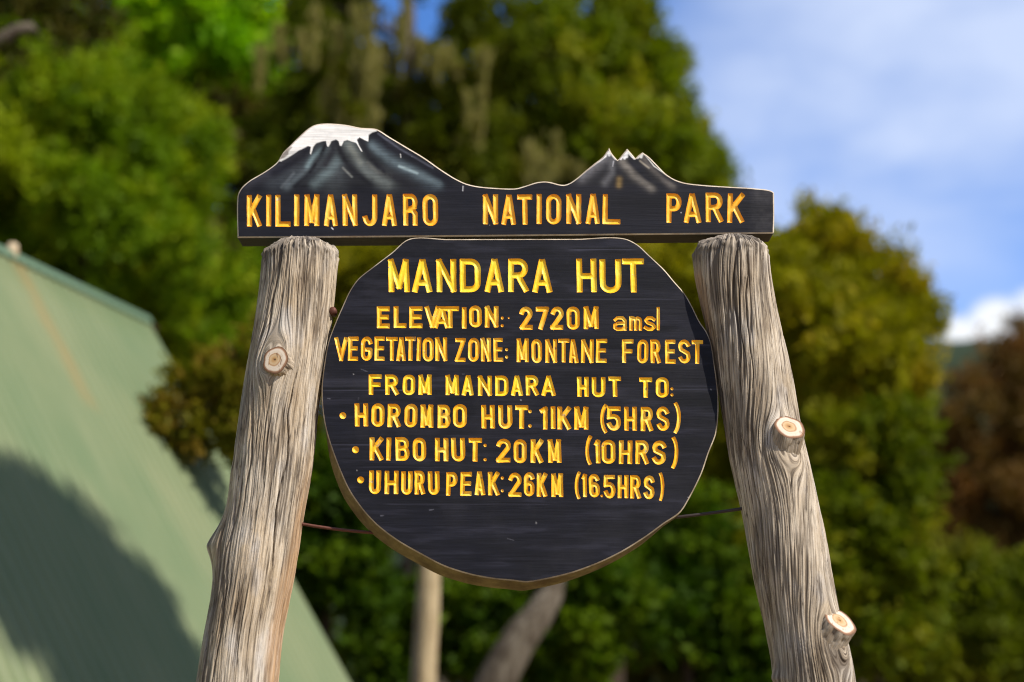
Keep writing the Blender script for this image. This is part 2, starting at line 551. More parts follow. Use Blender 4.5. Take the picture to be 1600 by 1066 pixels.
def text_field(X, Y, items, seed=0):
    """signed pixel distance to the carved strokes on the pixel grid X, Y (2-D arrays)"""
    S = np.full(X.shape, 30.0)
    x0, y0 = X[0, 0], Y[0, 0]
    sx, sy = X[0, 1] - X[0, 0], Y[1, 0] - Y[0, 0]
    rng = np.random.default_rng(seed)
    for (ch, a, b, yt, yb, w) in items:
        m = 14
        i0, i1 = max(0, int((a - m - x0) / sx)), int((b + m - x0) / sx) + 2
        j0, j1 = max(0, int((yt - m - y0) / sy)), int((yb + m - y0) / sy) + 2
        sl = (slice(j0, j1), slice(i0, i1))
        x, y = X[sl], Y[sl]
        wob = 0.55 * (vnoise(np.c_[x.ravel() / 9, y.ravel() / 9, np.full(x.size, rng.uniform(0, 99))]).reshape(x.shape) - 0.5)
        h = w / 2
        if ch in '.:':
            d = np.full(x.shape, 30.0)
            cx = (a + b) / 2
            for cy in ([yt, yb] if ch == ':' else [(yt + yb) / 2]):
                d = np.minimum(d, np.hypot(x - cx, y - cy) - h)
            S[sl] = np.minimum(S[sl], d + wob)
            continue
        jx, jy = rng.normal(0, .35, 2)
        cxa, cxb, cyt, cyb = a + h + jx, b - h + jx, yt + h + jy, yb - h + jy
        lean = rng.normal(0, 0.012) * (yb - yt)
        for st in GLY[ch]:
            P = [(cxa + u * (cxb - cxa) + (v - .5) * lean, cyb - v * (cyb - cyt)) for u, v in st]
            closed = st[0] == st[-1] and len(st) > 2
            n = len(P)
            for k in range(n - 1):
                p, q = np.array(P[k]), np.array(P[k + 1])
                L = np.linalg.norm(q - p)
                if L < 1e-6:
                    continue
                e = (q - p) / L
                sA = (k == 0 and not closed)
                sB = (k == n - 2 and not closed)
                al = (x - p[0]) * e[0] + (y - p[1]) * e[1]
                pe = np.abs(-(x - p[0]) * e[1] + (y - p[1]) * e[0])
                lo, hi = (-h if sA else 0.0), (L + h if sB else L)
                dx = np.maximum(np.maximum(lo - al, al - hi), 0)
                d = np.hypot(dx, pe) - h
                if sA:
                    d = np.maximum(d, -h * .92 - al)
                if sB:
                    d = np.maximum(d, al - L - h * .92)
                S[sl] = np.minimum(S[sl], d + wob)
    return S


def px_grid(x0, x1, y0, y1, step):
    xs = np.arange(x0, x1 + step, step)
    ys = np.arange(y0, y1 + step, step)
    X, Y = np.meshgrid(xs, ys)
    nx, ny = len(xs), len(ys)
    idx = np.arange(nx * ny).reshape(ny, nx)
    a, b, c, d = idx[:-1, :-1].ravel(), idx[:-1, 1:].ravel(), idx[1:, 1:].ravel(), idx[1:, :-1].ravel()
    T = np.concatenate([np.c_[a, d, c], np.c_[a, c, b]])
    return X, Y, T


def inset(P, d):
    """move a closed pixel outline inwards by d"""
    nx = np.roll(P, -1, 0) - np.roll(P, 1, 0)
    nrm = np.c_[nx[:, 1], -nx[:, 0]]
    nrm /= np.linalg.norm(nrm, axis=1, keepdims=True) + 1e-9
    area = 0.5 * np.sum(P[:, 0] * np.roll(P[:, 1], -1) - np.roll(P[:, 0], -1) * P[:, 1])
    if area < 0:
        nrm = -nrm
    return P - nrm * d, nrm


# ------------------------------------------------------------------ materials of the sign
def mat_board(name, use_attr, base):
    m, t = new_mat(name)
    geo = t.n('ShaderNodeTexCoord').outputs['Object']
    grain = t.noise(geo, 1.0, 5.0, 0.65, stretch=(9, 60, 210))
    broad = t.noise(geo, 1.0, 3.0, 0.5, stretch=(2.2, 5, 24))
    blot = t.noise(geo, 9.0, 4.0, 0.6)
    if use_attr:
        c = t.n('ShaderNodeAttribute', {'attribute_name': 'paint'}).outputs['Color']
    else:
        c = t.n('ShaderNodeRGB').outputs[0]
        c.default_value = (*base, 1)
    c = t.mix(1.0, c, t.ramp(broad, [(0.3, 0.72), (0.7, 1.35)]), 'MULTIPLY')
    c = t.mix(1.0, c, t.ramp(grain, [(0.3, 0.75), (0.7, 1.3)]), 'MULTIPLY')
    # weather bloom and a few chips where bare wood shows
    c = t.mix(t.ramp(blot, [(0.5, 0.0), (0.8, 0.12)]), c, lin(80, 80, 90))
    chips = t.n('ShaderNodeTexVoronoi', Scale=26.0, Vector=geo).outputs['Distance']
    gate = t.ramp(t.noise(geo, 7.0, 2.0), [(0.62, 0.0), (0.66, 1.0)])
    chipm = t.math('MULTIPLY', t.ramp(chips, [(0.035, 1.0), (0.06, 0.0)]), gate)
    c = t.mix(t.math('MULTIPLY', chipm, 0.75), c, lin(175, 172, 175))
    h = t.math('ADD', t.math('MULTIPLY', grain, 0.7), t.math('MULTIPLY', blot, 0.6))
    rough = t.ramp(blot, [(0.3, 0.48), (0.7, 0.7)])
    finish(t, bsdf(t, c, rough, 0.2, h, 0.6, 0.0014))
    return m


def mat_yellow(name, c0, c1, c2):
    m, t = new_mat(name)
    geo = t.n('ShaderNodeTexCoord').outputs['Object']
    dd = t.n('ShaderNodeAttribute', {'attribute_name': 'groove'}).outputs['Fac']   # yellower mid-groove, more orange at the lips
    n1 = t.noise(geo, 30.0, 3.0, 0.5)
    n2 = t.noise(geo, 150.0, 4.0, 0.6, stretch=(1.6, 1, 0.6))
    k = t.math('ADD', dd, t.math('MULTIPLY', t.math('SUBTRACT', n1, 0.5), 0.9), clamp=True)
    c = t.mix(t.ramp(k, [(0.08, 0.0), (0.62, 1.0)]), c0, c1)
    c = t.mix(t.ramp(n1, [(0.52, 0.0), (0.75, 1.0)]), c, c2)
    c = t.mix(t.ramp(n2, [(0.60, 0.0), (0.78, 0.3)]), c, lin(170, 110, 35))
    n3 = t.noise(geo, 55.0, 4.0, 0.6)
    worn = t.ramp(n3, [(0.66, 0.0), (0.70, 0.8)])
    c = t.mix(worn, c, t.mix(t.ramp(n2, [(0.4, 0.0), (0.6, 1.0)]), lin(60, 48, 40), lin(226, 206, 170)))
    c = t.mix(t.ramp(t.noise(geo, 21.0, 3.0), [(0.55, 0.0), (0.72, 0.35)]), c, lin(214, 140, 40))
    finish(t, bsdf(t, c, 0.42, 0.45, n2, 0.5, 0.0014))
    return m


def mat_wood(name, ca, cb, rough=0.75, scale=(6, 6, 120), blotch=None):
    m, t = new_mat(name)
    geo = t.n('ShaderNodeTexCoord').outputs['Object']
    g = t.noise(geo, 1.0, 5.0, 0.65, stretch=scale)
    b = t.noise(geo, 14.0, 4.0, 0.6)
    c = t.mix(t.ramp(g, [(0.3, 0.0), (0.7, 1.0)]), ca, cb)
    if blotch:
        c = t.mix(t.ramp(b, [(0.45, 0.0), (0.65, 0.8)]), c, blotch)
    finish(t, bsdf(t, c, rough, 0.3, g, 0.6, 0.002))
    return m


M_PLANK = mat_board("painted_plank", True, (0, 0, 0))
M_BOARD = mat_board("painted_board", True, lin(24, 24, 30))
M_YEL_A = mat_yellow("letter_paint_orange", lin(244, 158, 20), lin(255, 194, 44), lin(255, 210, 90))
M_YEL_B = mat_yellow("letter_paint_yellow", lin(246, 178, 20), lin(255, 214, 36), lin(255, 228, 90))
M_YEL_C = mat_yellow("letter_paint_amber", lin(246, 172, 26), lin(253, 198, 36), lin(255, 214, 96))
M_EDGE_PALE = mat_wood("worn_pale_edge", lin(225, 212, 190), lin(170, 150, 128), 0.6, (30, 30, 30))
M_EDGE_WORN = mat_wood("worn_board_edge", lin(214, 200, 178), lin(150, 134, 110), 0.6, (26, 26, 26), lin(110, 98, 86))
M_EDGE_WOOD = mat_wood("olive_board_edge", lin(142, 128, 88), lin(104, 92, 58), 0.85, (30, 30, 60), lin(84, 66, 46))
M_PLANK_BODY = mat_wood("dark_plank_body", lin(40, 36, 34), lin(58, 48, 40), 0.7, (8, 90, 90))

# ------------------------------------------------------------------ the plank across the top
PLANK_PX = [(371, 371.7), (370.2, 345), (370.2, 317.5), (371.5, 303.8), (376.5, 294), (390, 281.8), (404, 273.5), (417.8, 265), (432.9, 253), (442.5, 237.8), (453.5, 226.8), (464.5, 215.8), (478, 203.4), (490, 195.6), (503, 192.8), (525, 193.2), (541.5, 195), (563.5, 199.3), (588.3, 201.5),
            (607.5, 213), (635, 229.5), (662.5, 246), (690, 265.3), (712, 279), (728.5, 286.7), (745, 290.6), (772.5, 293.3), (800, 294.4), (807.5, 293.9), (821.3, 290), (837.8, 284.8), (851.5, 283.2), (862.5, 284.8), (873.5, 287.8), (881.8, 288.6), (890, 285.9), (901, 278.5), (914.8, 266.6), (928.5, 255.6),
            (942.3, 244.6), (948.6, 236), (951.9, 230.9), (955.5, 238.3), (961.5, 246), (965.2, 250.1), (969.8, 244.6), (980, 232.3), (986.3, 239), (993, 247.4), (997.3, 242.7), (1004, 237.8), (1013.8, 244.6), (1027.5, 258.4), (1041.3, 272), (1055, 280.4), (1068.8, 285), (1096.3, 288.6), (1137.5, 291.4),
            (1178.8, 294), (1206.3, 298.3), (1209.6, 301), (1210, 340), (1209.4, 362.9), (1207.6, 364.8), (1027.5, 366.6), (800, 368.8), (635, 370.2)]
PLANK_Y = 3.0
PLANK_T = 0.062


def c1(*pts):
    return [(x / 3.636 + 360, y / 3.636 + 180) for x, y in pts]


def c2(*pts):
    return [(x / 3.636 + 780, y / 3.636 + 180) for x, y in pts]


SNOW = c1((262, 262), (300, 200), (330, 170), (400, 100), (480, 40), (600, 30), (760, 55), (836, 76), (832, 92), (806, 98), (786, 112), (782, 150), (760, 140), (733, 126), (718, 140), (728, 168), (750, 206), (744, 208), (716, 158), (690, 150), (664, 141), (644, 148), (630, 176), (622, 172), (616, 148), (600, 138), (572, 148), (557, 182), (550, 178), (544, 146), (520, 150), (486, 160), (472, 180), (458, 222), (452, 220), (457, 180), (440, 176), (390, 200), (330, 240), (290, 262))
ROCKBARE = c1((272, 252), (310, 196), (350, 176), (352, 186), (330, 205), (326, 226), (296, 246))
STROKES = [
    (c1((480, 200), (400, 290), (250, 390)), 20, lin(50, 54, 60), 8),
    (c1((600, 200), (600, 290), (590, 390)), 26, lin(58, 62, 66), 8),
    (c1((700, 190), (780, 290), (900, 385)), 22, lin(56, 60, 62), 8),
    (c1((850, 170), (960, 270), (1150, 385)), 18, lin(52, 60, 68), 8),  # painted brush strokes: points, width in photo pixels, colour, softness
    (c1((420, 200), (300, 280), (140, 360), (90, 400)), 11, lin(46, 46, 54), 7),
    (c1((545, 185), (480, 280), (400, 350), (320, 405)), 9, lin(78, 86, 92), 6),
    (c1((520, 200), (470, 240), (440, 290)), 6, lin(112, 130, 136), 5),
    (c1((610, 255), (560, 320), (480, 392)), 11, lin(86, 98, 102), 7),
    (c1((665, 165), (720, 250), (790, 335), (890, 388)), 12, lin(92, 98, 98), 7),
    (c1((680, 180), (740, 270)), 6, lin(112, 116, 112), 5),
    (c1((805, 175), (900, 250), (1040, 320), (1185, 386)), 9, lin(92, 106, 114), 7),
    (c1((960, 290), (1060, 330)), 4, lin(140, 158, 164), 4),
    (c1((780, 270), (830, 318), (905, 345)), 5, lin(92, 94, 92), 5),
    (c1((640, 300), (690, 350)), 3, lin(110, 112, 110), 4),
    (c1((360, 330), (320, 380), (290, 410)), 4, lin(78, 84, 90), 5),
    (c1((822, 108), (900, 180), (1080, 275), (1250, 385)), 10, lin(20, 20, 29), 5),
    (c1((840, 105), (960, 190), (1150, 300)), 3, lin(70, 72, 84), 3),
    (c1((600, 150), (640, 240), (700, 320), (790, 392)), 8, lin(20, 20, 26), 5),
    (c1((740, 142), (790, 240), (880, 330), (1010, 390)), 8, lin(22, 22, 29), 5),
    (c1((445, 192), (380, 250), (250, 330)), 9, lin(20, 20, 30), 5),
    (c1((540, 165), (515, 230), (450, 330), (370, 405)), 7, lin(20, 20, 26), 5),
    (c1((580, 150), (585, 200), (540, 280)), 6, lin(34, 34, 40), 4),
    (c2((615, 225), (560, 275), (470, 350)), 12, lin(98, 97, 102), 6),
    (c2((640, 240), (640, 330), (600, 385)), 8, lin(84, 84, 88), 6),
    (c2((690, 250), (690, 330)), 7, lin(34, 34, 40), 4),
    (c2((700, 262), (760, 335), (865, 412)), 9, lin(108, 103, 98), 5),
    (c2((820, 240), (880, 310), (985, 402)), 8, lin(92, 87, 84), 5),
    (c2((745, 262), (830, 350), (910, 405)), 6, lin(24, 24, 32), 4),
    (c2((860, 262), (950, 350), (1030, 395)), 6, lin(26, 26, 33), 4),
    (c2((800, 260), (850, 300)), 2.5, lin(140, 132, 120), 3),
    (c2((682, 365), (680, 398)), 6, lin(116, 96, 60), 4),
    (c2((625, 200), (625, 226)), 4.4, lin(236, 236, 238), 2),
    (c2((728, 200), (724, 236)), 4.4, lin(244, 244, 246), 2),
    (c2((718, 225), (712, 244)), 4.4, lin(240, 240, 242), 2),
    (c2((814, 218), (806, 238)), 4.2, lin(230, 230, 228), 2),
    (c2((625, 192), (602, 235), (520, 292), (440, 355)), 3.6, lin(226, 226, 226), 1.6),
    (c2((625, 190), (640, 220), (662, 246)), 4.5, lin(220, 220, 224), 2),
    (c2((650, 262), (645, 290)), 1.4, lin(170, 170, 176), 2),
    (c2((727, 196), (706, 222), (690, 246)), 4.5, lin(240, 240, 242), 2),
    (c2((727, 196), (745, 225), (768, 246)), 3.6, lin(225, 225, 226), 1.6),
    (c2((813, 214), (786, 240)), 4.4, lin(224, 224, 222), 2),
    (c2((820, 216), (880, 290), (950, 340), (1000, 368)), 1.8, lin(205, 205, 202), 1.6),
    (c1((966, 222), (968, 240)), 1.6, lin(190, 190, 190), 1.2),
    (c1((1322, 404), (1320, 430)), 1.4, lin(180, 180, 185), 1.2),
    (c1((575, 640), (583, 648)), 1.6, lin(190, 190, 195), 1.2),
]


def seg_dist(X, Y, pts):
    d = np.full(X.shape, 1e9)
    for (ax, ay), (bx, by) in zip(pts[:-1], pts[1:]):
        ex, ey = bx - ax, by - ay
        tt = np.clip(((X - ax) * ex + (Y - ay) * ey) / (ex * ex + ey * ey + 1e-9), 0, 1)
        d = np.minimum(d, np.hypot(X - ax - tt * ex, Y - ay - tt * ey))
    return d


def sstep(a, b, x):
    u = np.clip((x - a) / (b - a), 0, 1)
    return u * u * (3 - 2 * u)


def sign_panel(root, outline_px, p0, nrm, thick, text_items, seed, mats_text, face_mat, bevel_px, back_fn, paint_fn, splits, edge_mats, depth=0.0034):
    """a carved board: dense front face cut along the letters, lettering meshes, worn bevel, sides and back"""
    x0, y0 = outline_px.min(0) - 3
    x1, y1 = outline_px.max(0) + 3
    X, Y, T = px_grid(x0, x1, y0, y1, 1.12)
    ins, _ = inset(outline_px, bevel_px)
    fo = poly_sdf(X, Y, ins)
    ft = text_field(X, Y, text_items, seed)
    cols = [X.ravel(), Y.ravel(), fo.ravel(), ft.ravel()]
    if paint_fn:
        C = paint_fn(X, Y)
        cols += [C[..., 0].ravel(), C[..., 1].ravel(), C[..., 2].ravel()]
    D = np.stack(cols, 1)
    D, Ti, _ = clip_tris(D, T, D[:, 2])
    D, Tl, Tb = clip_tris(D, Ti, D[:, 3])

    def pos(d, sink):
        P = on_plane(d[:, 0], d[:, 1], p0, nrm)
        return P - nrm * sink[:, None]
    d, f = compact(D, Tb)
    swell = 0.0009 * (fbm(np.c_[d[:, 0] / 160, d[:, 1] / 14, np.zeros(len(d))], 3, seed) - 0.5)
    swell *= sstep(0, -10, d[:, 2]) * sstep(0, 4, d[:, 3])
    mesh_obj('front_face', pos(d, swell), f, face_mat, root, True, {'paint': d[:, 4:7]} if paint_fn else None)
    cx, cy = D[Tl][:, :, 0].mean(1), D[Tl][:, :, 1].mean(1)
    for k, (lo, hi) in enumerate(splits):
        its = sorted([i for i in text_items if lo <= (i[3] + i[4]) / 2 < hi], key=lambda i: i[1])
        cuts = [-1e9]
        for p, q in zip(its[:-1], its[1:]):
            if q[1] - p[2] > 9.4:
                cuts.append((q[1] + p[2]) / 2)
        cuts.append(1e9)
        for xa, xb in zip(cuts[:-1], cuts[1:]):
            d, f = compact(D, Tl[(cy >= lo) & (cy < hi) & (cx >= xa) & (cx < xb)])
            g = np.clip(-d[:, 3] / 4.0, 0, 1)
            prof = depth * np.sin(np.clip(-d[:, 3] / 3.6, 0, 1) * math.pi / 2)
            prof = prof * (0.85 + 0.3 * vnoise(np.c_[d[:, 0] / 22, d[:, 1] / 22, np.zeros(len(d))], seed + 5))
            prof += 0.0006 * (vnoise(np.c_[d[:, 0] / 5, d[:, 1] / 5, np.zeros(len(d))], seed + 8) - 0.5) * g
            mesh_obj('lettering', pos(d, prof), f, mats_text[k], root, True, {'groove': g})
    # body behind the face: bevel strip, sides, back
    n = len(outline_px)
    z = lambda P, s: on_plane(P[:, 0], P[:, 1], p0, nrm) - nrm * s
    ins2, _ = inset(outline_px, bevel_px - 0.15)
    L0, L1 = z(ins, -0.0001), z(outline_px, 0.0022)
    ring = lambda a, b: np.c_[np.arange(n) + a, (np.arange(n) + 1) % n + a, (np.arange(n) + 1) % n + b, np.arange(n) + b]
    area = 0.5 * np.sum(outline_px[:, 0] * np.roll(outline_px[:, 1], -1) - np.roll(outline_px[:, 0], -1) * outline_px[:, 1])
    flip = (lambda q: q[:, ::-1]) if area > 0 else (lambda q: q)
    mesh_obj('worn_edge', np.r_[L0, L1], flip(ring(0, n)), edge_mats[0], root, True)
    LB = back_fn(outline_px)
    mid = L1 * 0.5 + LB * 0.5
    jit = 0.0012 * (np.random.default_rng(seed).random((n, 1)) - 0.5)
    body = mesh_obj('board_side', np.r_[L1, mid - jit * UPV, LB], np.r_[flip(ring(0, n)), flip(ring(n, 2 * n))], edge_mats[1], root, True)
    inner = z(ins, depth + 0.004)
    bk = Part()
    bk.add(LB, [list(range(n)) if area > 0 else list(range(n))[::-1]])
    bk.add(inner, [list(range(n))[::-1] if area > 0 else list(range(n))])
    bk.build('back_face', edge_mats[2], root, False)


def plank_paint(X, Y):
    base = np.array(lin(22, 22, 30))
    C = np.broadcast_to(base, X.shape + (3,)).copy()
    mtn = np.array(lin(26, 26, 31))
    kil = sstep(292, 286, Y) * ((X < 745) | ((X > 885) & (X < 1070)))
    C = C * (1 - kil[..., None]) + mtn * kil[..., None]
    edge = np.exp(-((Y - 290.5) / 1.3) ** 2) * (X > 470) * (X < 690)
    C = C * (1 - .5 * edge[..., None])
    nz = fbm(np.c_[X.ravel() / 7, Y.ravel() / 7, np.zeros(X.size)], 3, 4).reshape(X.shape)
    for pts, w, col, soft in STROKES:
        if w > 4.5:
            w, soft = w * 1.35, soft * 1.7
        d = seg_dist(X, Y, pts)
        a = (np.exp(-(d / (w * .56)) ** 2) if w > 4.5 else 1 - sstep(w / 2 - soft / 2, w / 2 + soft / 2, d)) * np.clip(0.62 + 0.6 * nz, 0, 1)
        C = C * (1 - a[..., None]) + np.array(col) * a[..., None]
    s = poly_sdf(X, Y, np.array(SNOW)) + (nz - .5) * 1.2
    a = sstep(0.8, -0.8, s) * np.clip(0.86 + 0.3 * nz, 0, 1)
    C = C * (1 - a[..., None]) + np.array(lin(238, 236, 234)) * a[..., None]
    s = poly_sdf(X, Y, np.array(ROCKBARE)) + (nz - .5) * 3
    a = sstep(1.0, -1.0, s) * 0.8
    C = C * (1 - a[..., None]) + np.array(lin(120, 108, 100)) * a[..., None]
    # rubbed, greyer end of the plank
    a = sstep(1165, 1185, X) * 0.3 * nz
    C = C * (1 - a[..., None]) + np.array(lin(90, 88, 90)) * a[..., None]
    return C


plank_out = catmull(PLANK_PX, 40, 3.0)
p0 = np.array([0, PLANK_Y, 0.0])
PN = np.array([0, -1.0, 0])
pl_root = thing('plank_sign', 'long black plank sign with painted mountains and orange letters across both posts', 'sign', at(800, 371, PLANK_Y))


def plank_back(P):
    v = on_plane(P[:, 0], P[:, 1], p0, PN)
    return v + np.array([0, PLANK_T, 0])


sign_panel(pl_root, plank_out, p0, PN, PLANK_T, PLANK_TXT, 11, [M_YEL_A], M_PLANK, 2.0, plank_back, plank_paint,
           [(0, 2000)], [M_EDGE_PALE, M_PLANK_BODY, M_PLANK_BODY])

# ------------------------------------------------------------------ the round board
BOARD_PX = [(637.9, 373.5), (612.6, 394), (584.4, 415.5), (559, 436), (546.4, 454), (533.8, 481), (524, 503.5), (512.7, 534.5), (505.6, 574), (502.4, 606), (504, 643), (509, 671), (519.4, 705), (530, 733), (545.7, 767), (567.4, 798), (589, 821), (620, 844.6), (657, 866), (694, 885), (737.6, 898.7), (774.8, 905.2), (800, 907.5),
            (823, 910), (846.4, 906.5), (893, 895.6), (939, 878.6), (973.4, 861.6), (1010.5, 838.4), (1038.4, 818), (1063, 801), (1078.6, 776.5), (1097, 739), (1107.5, 708), (1119, 678), (1122.6, 646.4), (1122.5, 618.6), (1120.7, 600), (1116.5, 568), (1110.9, 534.4), (1103.8, 517.5), (1094, 503.5), (1081.3, 478), (1070, 458.5),
            (1053, 438.8), (1039, 422), (1013.8, 398), (997, 382.5), (977.2, 372.7), (900, 373), (800, 373.2), (700, 373.4)]
LEAN = math.radians(1.5)
BN = np.array([0, -math.cos(LEAN), math.sin(LEAN)])
BT = 0.05
b0 = at(800, 373.2, PLANK_Y - 0.020)
board_out = catmull(BOARD_PX, 40, 4.0)
bd_root = thing('round_sign_board', 'large round black wooden board carved with yellow hut name and walking times', 'sign', at(812, 640, 2.93))


def board_back(P):
    _, nrm = inset(P, 1.0)
    k = np.clip(nrm @ np.array([-0.22, 0.975]), 0, 1) ** 0.8
    fade = sstep(1085, 1000, P[:, 0])
    Q = P + np.c_[-5.0 * k, 13.5 * k] * fade[:, None]
    side = np.clip(-nrm[:, 0], 0, 1) * sstep(660, 760, P[:, 1])
    Q[:, 0] -= 6.0 * side
    keep = on_plane(P[:, 0], P[:, 1], b0, BN) - BN * BT
    low = on_plane(Q[:, 0], Q[:, 1], b0 - BN * BT, BN)
    w = sstep(620, 720, P[:, 1])[:, None] * fade[:, None]
    return keep * (1 - w) + low * w


def board_paint(X, Y):
    rng = np.random.default_rng(77)
    C = np.broadcast_to(np.array(lin(21, 21, 29)), X.shape + (3,)).copy()
    nz = fbm(np.c_[X.ravel() / 60, Y.ravel() / 9, np.zeros(X.size)], 4, 14).reshape(X.shape)
    n2 = fbm(np.c_[X.ravel() / 5, Y.ravel() / 5, np.ones(X.size)], 3, 15).reshape(X.shape)

    def lay(mask, col):
        C[...] = C * (1 - mask[..., None]) + np.array(col) * mask[..., None]
    lay(sstep(.52, .75, nz) * .35, lin(46, 46, 58))
    lay(sstep(.45, .25, nz) * .5, lin(15, 15, 20))
    # joints between the planks, and darker and lighter patches beside them
    for yj, xa, xb, a in [(608, 500, 640, .9), (537, 1070, 1112, .9), (388, 890, 992, .9), (606, 1030, 1124, .7), (693, 500, 600, .5), (728, 560, 700, .35), (786, 600, 860, .4), (466, 860, 1060, .4)]:
        d = np.abs(Y - yj - 1.2 * (nz - .5))
        on = sstep(xa - 8, xa + 14, X) * sstep(xb + 8, xb - 14, X) * a
        lay(on * sstep(1.3, .5, d), lin(9, 9, 12))
        lay(on * sstep(1.1, .4, np.abs(Y - yj - 2.1 - 1.2 * (nz - .5))) * .35, lin(90, 90, 108))
    lay(sstep(1030, 1060, X) * sstep(606, 612, Y) * sstep(640, 625, Y) * .6, lin(13, 13, 17))
    lay(sstep(640, 560, X) * sstep(606, 604, Y) * sstep(585, 600, Y) * .3, lin(62, 62, 74))
    for k in range(9):
        x, y, L = rng.uniform(510, 1110), rng.uniform(385, 900), rng.uniform(3, 12)
        an = rng.normal(0, .18) if rng.random() < .7 else rng.uniform(-1.5, 1.5)
        if an > .4 or an < -.4:
            L *= .35
        d = seg_dist(X, Y, [(x, y), (x + L * math.cos(an), y + L * math.sin(an) + rng.normal())])
        lay(sstep(1.1, .3, d + (n2 - .5)) * rng.uniform(.1, .4), lin(130, 130, 142))
    for k in range(12):
        x, y, r = rng.uniform(505, 1115), rng.uniform(380, 905), rng.uniform(.7, 1.9)
        d = np.hypot(X - x, (Y - y) * rng.uniform(.7, 1.6)) + 2.2 * (n2 - .5)
        lay(sstep(r + .5, r - .4, d) * rng.uniform(.3, .9), lin(190, 186, 186))
    return C


lines = [(380, 470), (470, 521), (521, 576), (576, 625), (625, 679.5), (679.5, 733), (733, 800)]
sign_panel(bd_root, board_out, b0, BN, BT, [i for r in BOARD_TXT for i in r], 23,
           [M_YEL_B, M_YEL_C, M_YEL_C, M_YEL_B, M_YEL_C, M_YEL_C, M_YEL_C], M_BOARD, 1.9, board_back, board_paint,
           lines, [M_EDGE_WORN, M_EDGE_WOOD, M_PLANK_BODY])


# ------------------------------------------------------------------ the two log posts
def mat_post(name, warm):
    m, t = new_mat(name)
    g = t.n('ShaderNodeAttribute', {'attribute_name': 'grain'}).outputs['Vector']
    cr = t.n('ShaderNodeAttribute', {'attribute_name': 'fissure'}).outputs['Fac']
    ag = t.n('ShaderNodeAttribute', {'attribute_name': 'greying'}).outputs['Fac']
    fib = t.noise(g, 1.0, 4.0, 0.6, stretch=(520, 12, 1))
    fib2 = t.noise(g, 1.0, 4.0, 0.6, stretch=(210, 5, 1))
    big = t.noise(g, 1.0, 4.0, 0.55, stretch=(14, 5, 1))
    pat = t.noise(g, 1.0, 3.0, 0.5, stretch=(22, 9, 1))
    c = t.mix(t.ramp(fib2, [(0.3, 0.0), (0.7, 1.0)]), lin(230, 218, 200), lin(194, 178, 156))
    c = t.mix(t.ramp(big, [(0.42, 0.0), (0.66, 0.75)]), c, warm)
    c = t.mix(t.ramp(pat, [(0.55, 0.0), (0.74, 0.6)]), c, lin(206, 204, 204))
    c = t.mix(t.ramp(pat, [(0.28, 0.45), (0.42, 0.0)]), c, lin(120, 96, 72))
    c = t.mix(t.ramp(fib, [(0.34, 0.5), (0.47, 0.0)]), c, lin(120, 102, 84))
    for fu, fv, wd, am in ((120, 3.4, 0.022, 0.85), (210, 6.0, 0.026, 0.7), (75, 2.2, 0.012, 0.9)):
        q = t.noise(g, 1.0, 2.0, 0.5, stretch=(fu, fv, 1))
        q = t.math('ABSOLUTE', t.math('SUBTRACT', q, 0.5))
        ln = t.ramp(q, [(0.0, 1.0), (wd, 0.0)])
        brk = t.ramp(t.noise(g, 1.0, 3.0, 0.6, stretch=(40, 9, 1)), [(0.38, 0.0), (0.56, 1.0)])
        c = t.mix(t.math('MULTIPLY', t.math('MULTIPLY', ln, brk), am), c, lin(66, 54, 44))
    sp = t.noise(g, 1.0, 3.0, 0.6, stretch=(620, 160, 1))
    c = t.mix(t.ramp(sp, [(0.60, 0.0), (0.70, 0.45)]), c, lin(96, 82, 70))
    stain = t.noise(g, 1.0, 4.0, 0.6, stretch=(34, 11, 1))
    c = t.mix(t.ramp(stain, [(0.56, 0.0), (0.68, 0.4)]), c, lin(150, 142, 134))
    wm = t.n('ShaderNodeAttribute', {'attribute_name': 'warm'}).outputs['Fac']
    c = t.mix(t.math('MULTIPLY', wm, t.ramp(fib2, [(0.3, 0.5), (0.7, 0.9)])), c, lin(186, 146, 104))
    c = t.mix(t.math('MULTIPLY', cr, 0.72), c, lin(58, 46, 37))
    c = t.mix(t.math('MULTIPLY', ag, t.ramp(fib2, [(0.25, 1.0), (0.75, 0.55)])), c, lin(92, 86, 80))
    h = t.math('ADD', t.math('ADD', t.math('MULTIPLY', fib, 0.8), t.math('MULTIPLY', sp, 0.4)), t.math('MULTIPLY', fib2, 0.8))
    finish(t, bsdf(t, c, 0.82, 0.25, h, 0.8, 0.0022))
    return m


M_POST_L = mat_post("weathered_log", lin(196, 172, 138))
M_POST_R = mat_post("weathered_log_grey", lin(178, 158, 130))


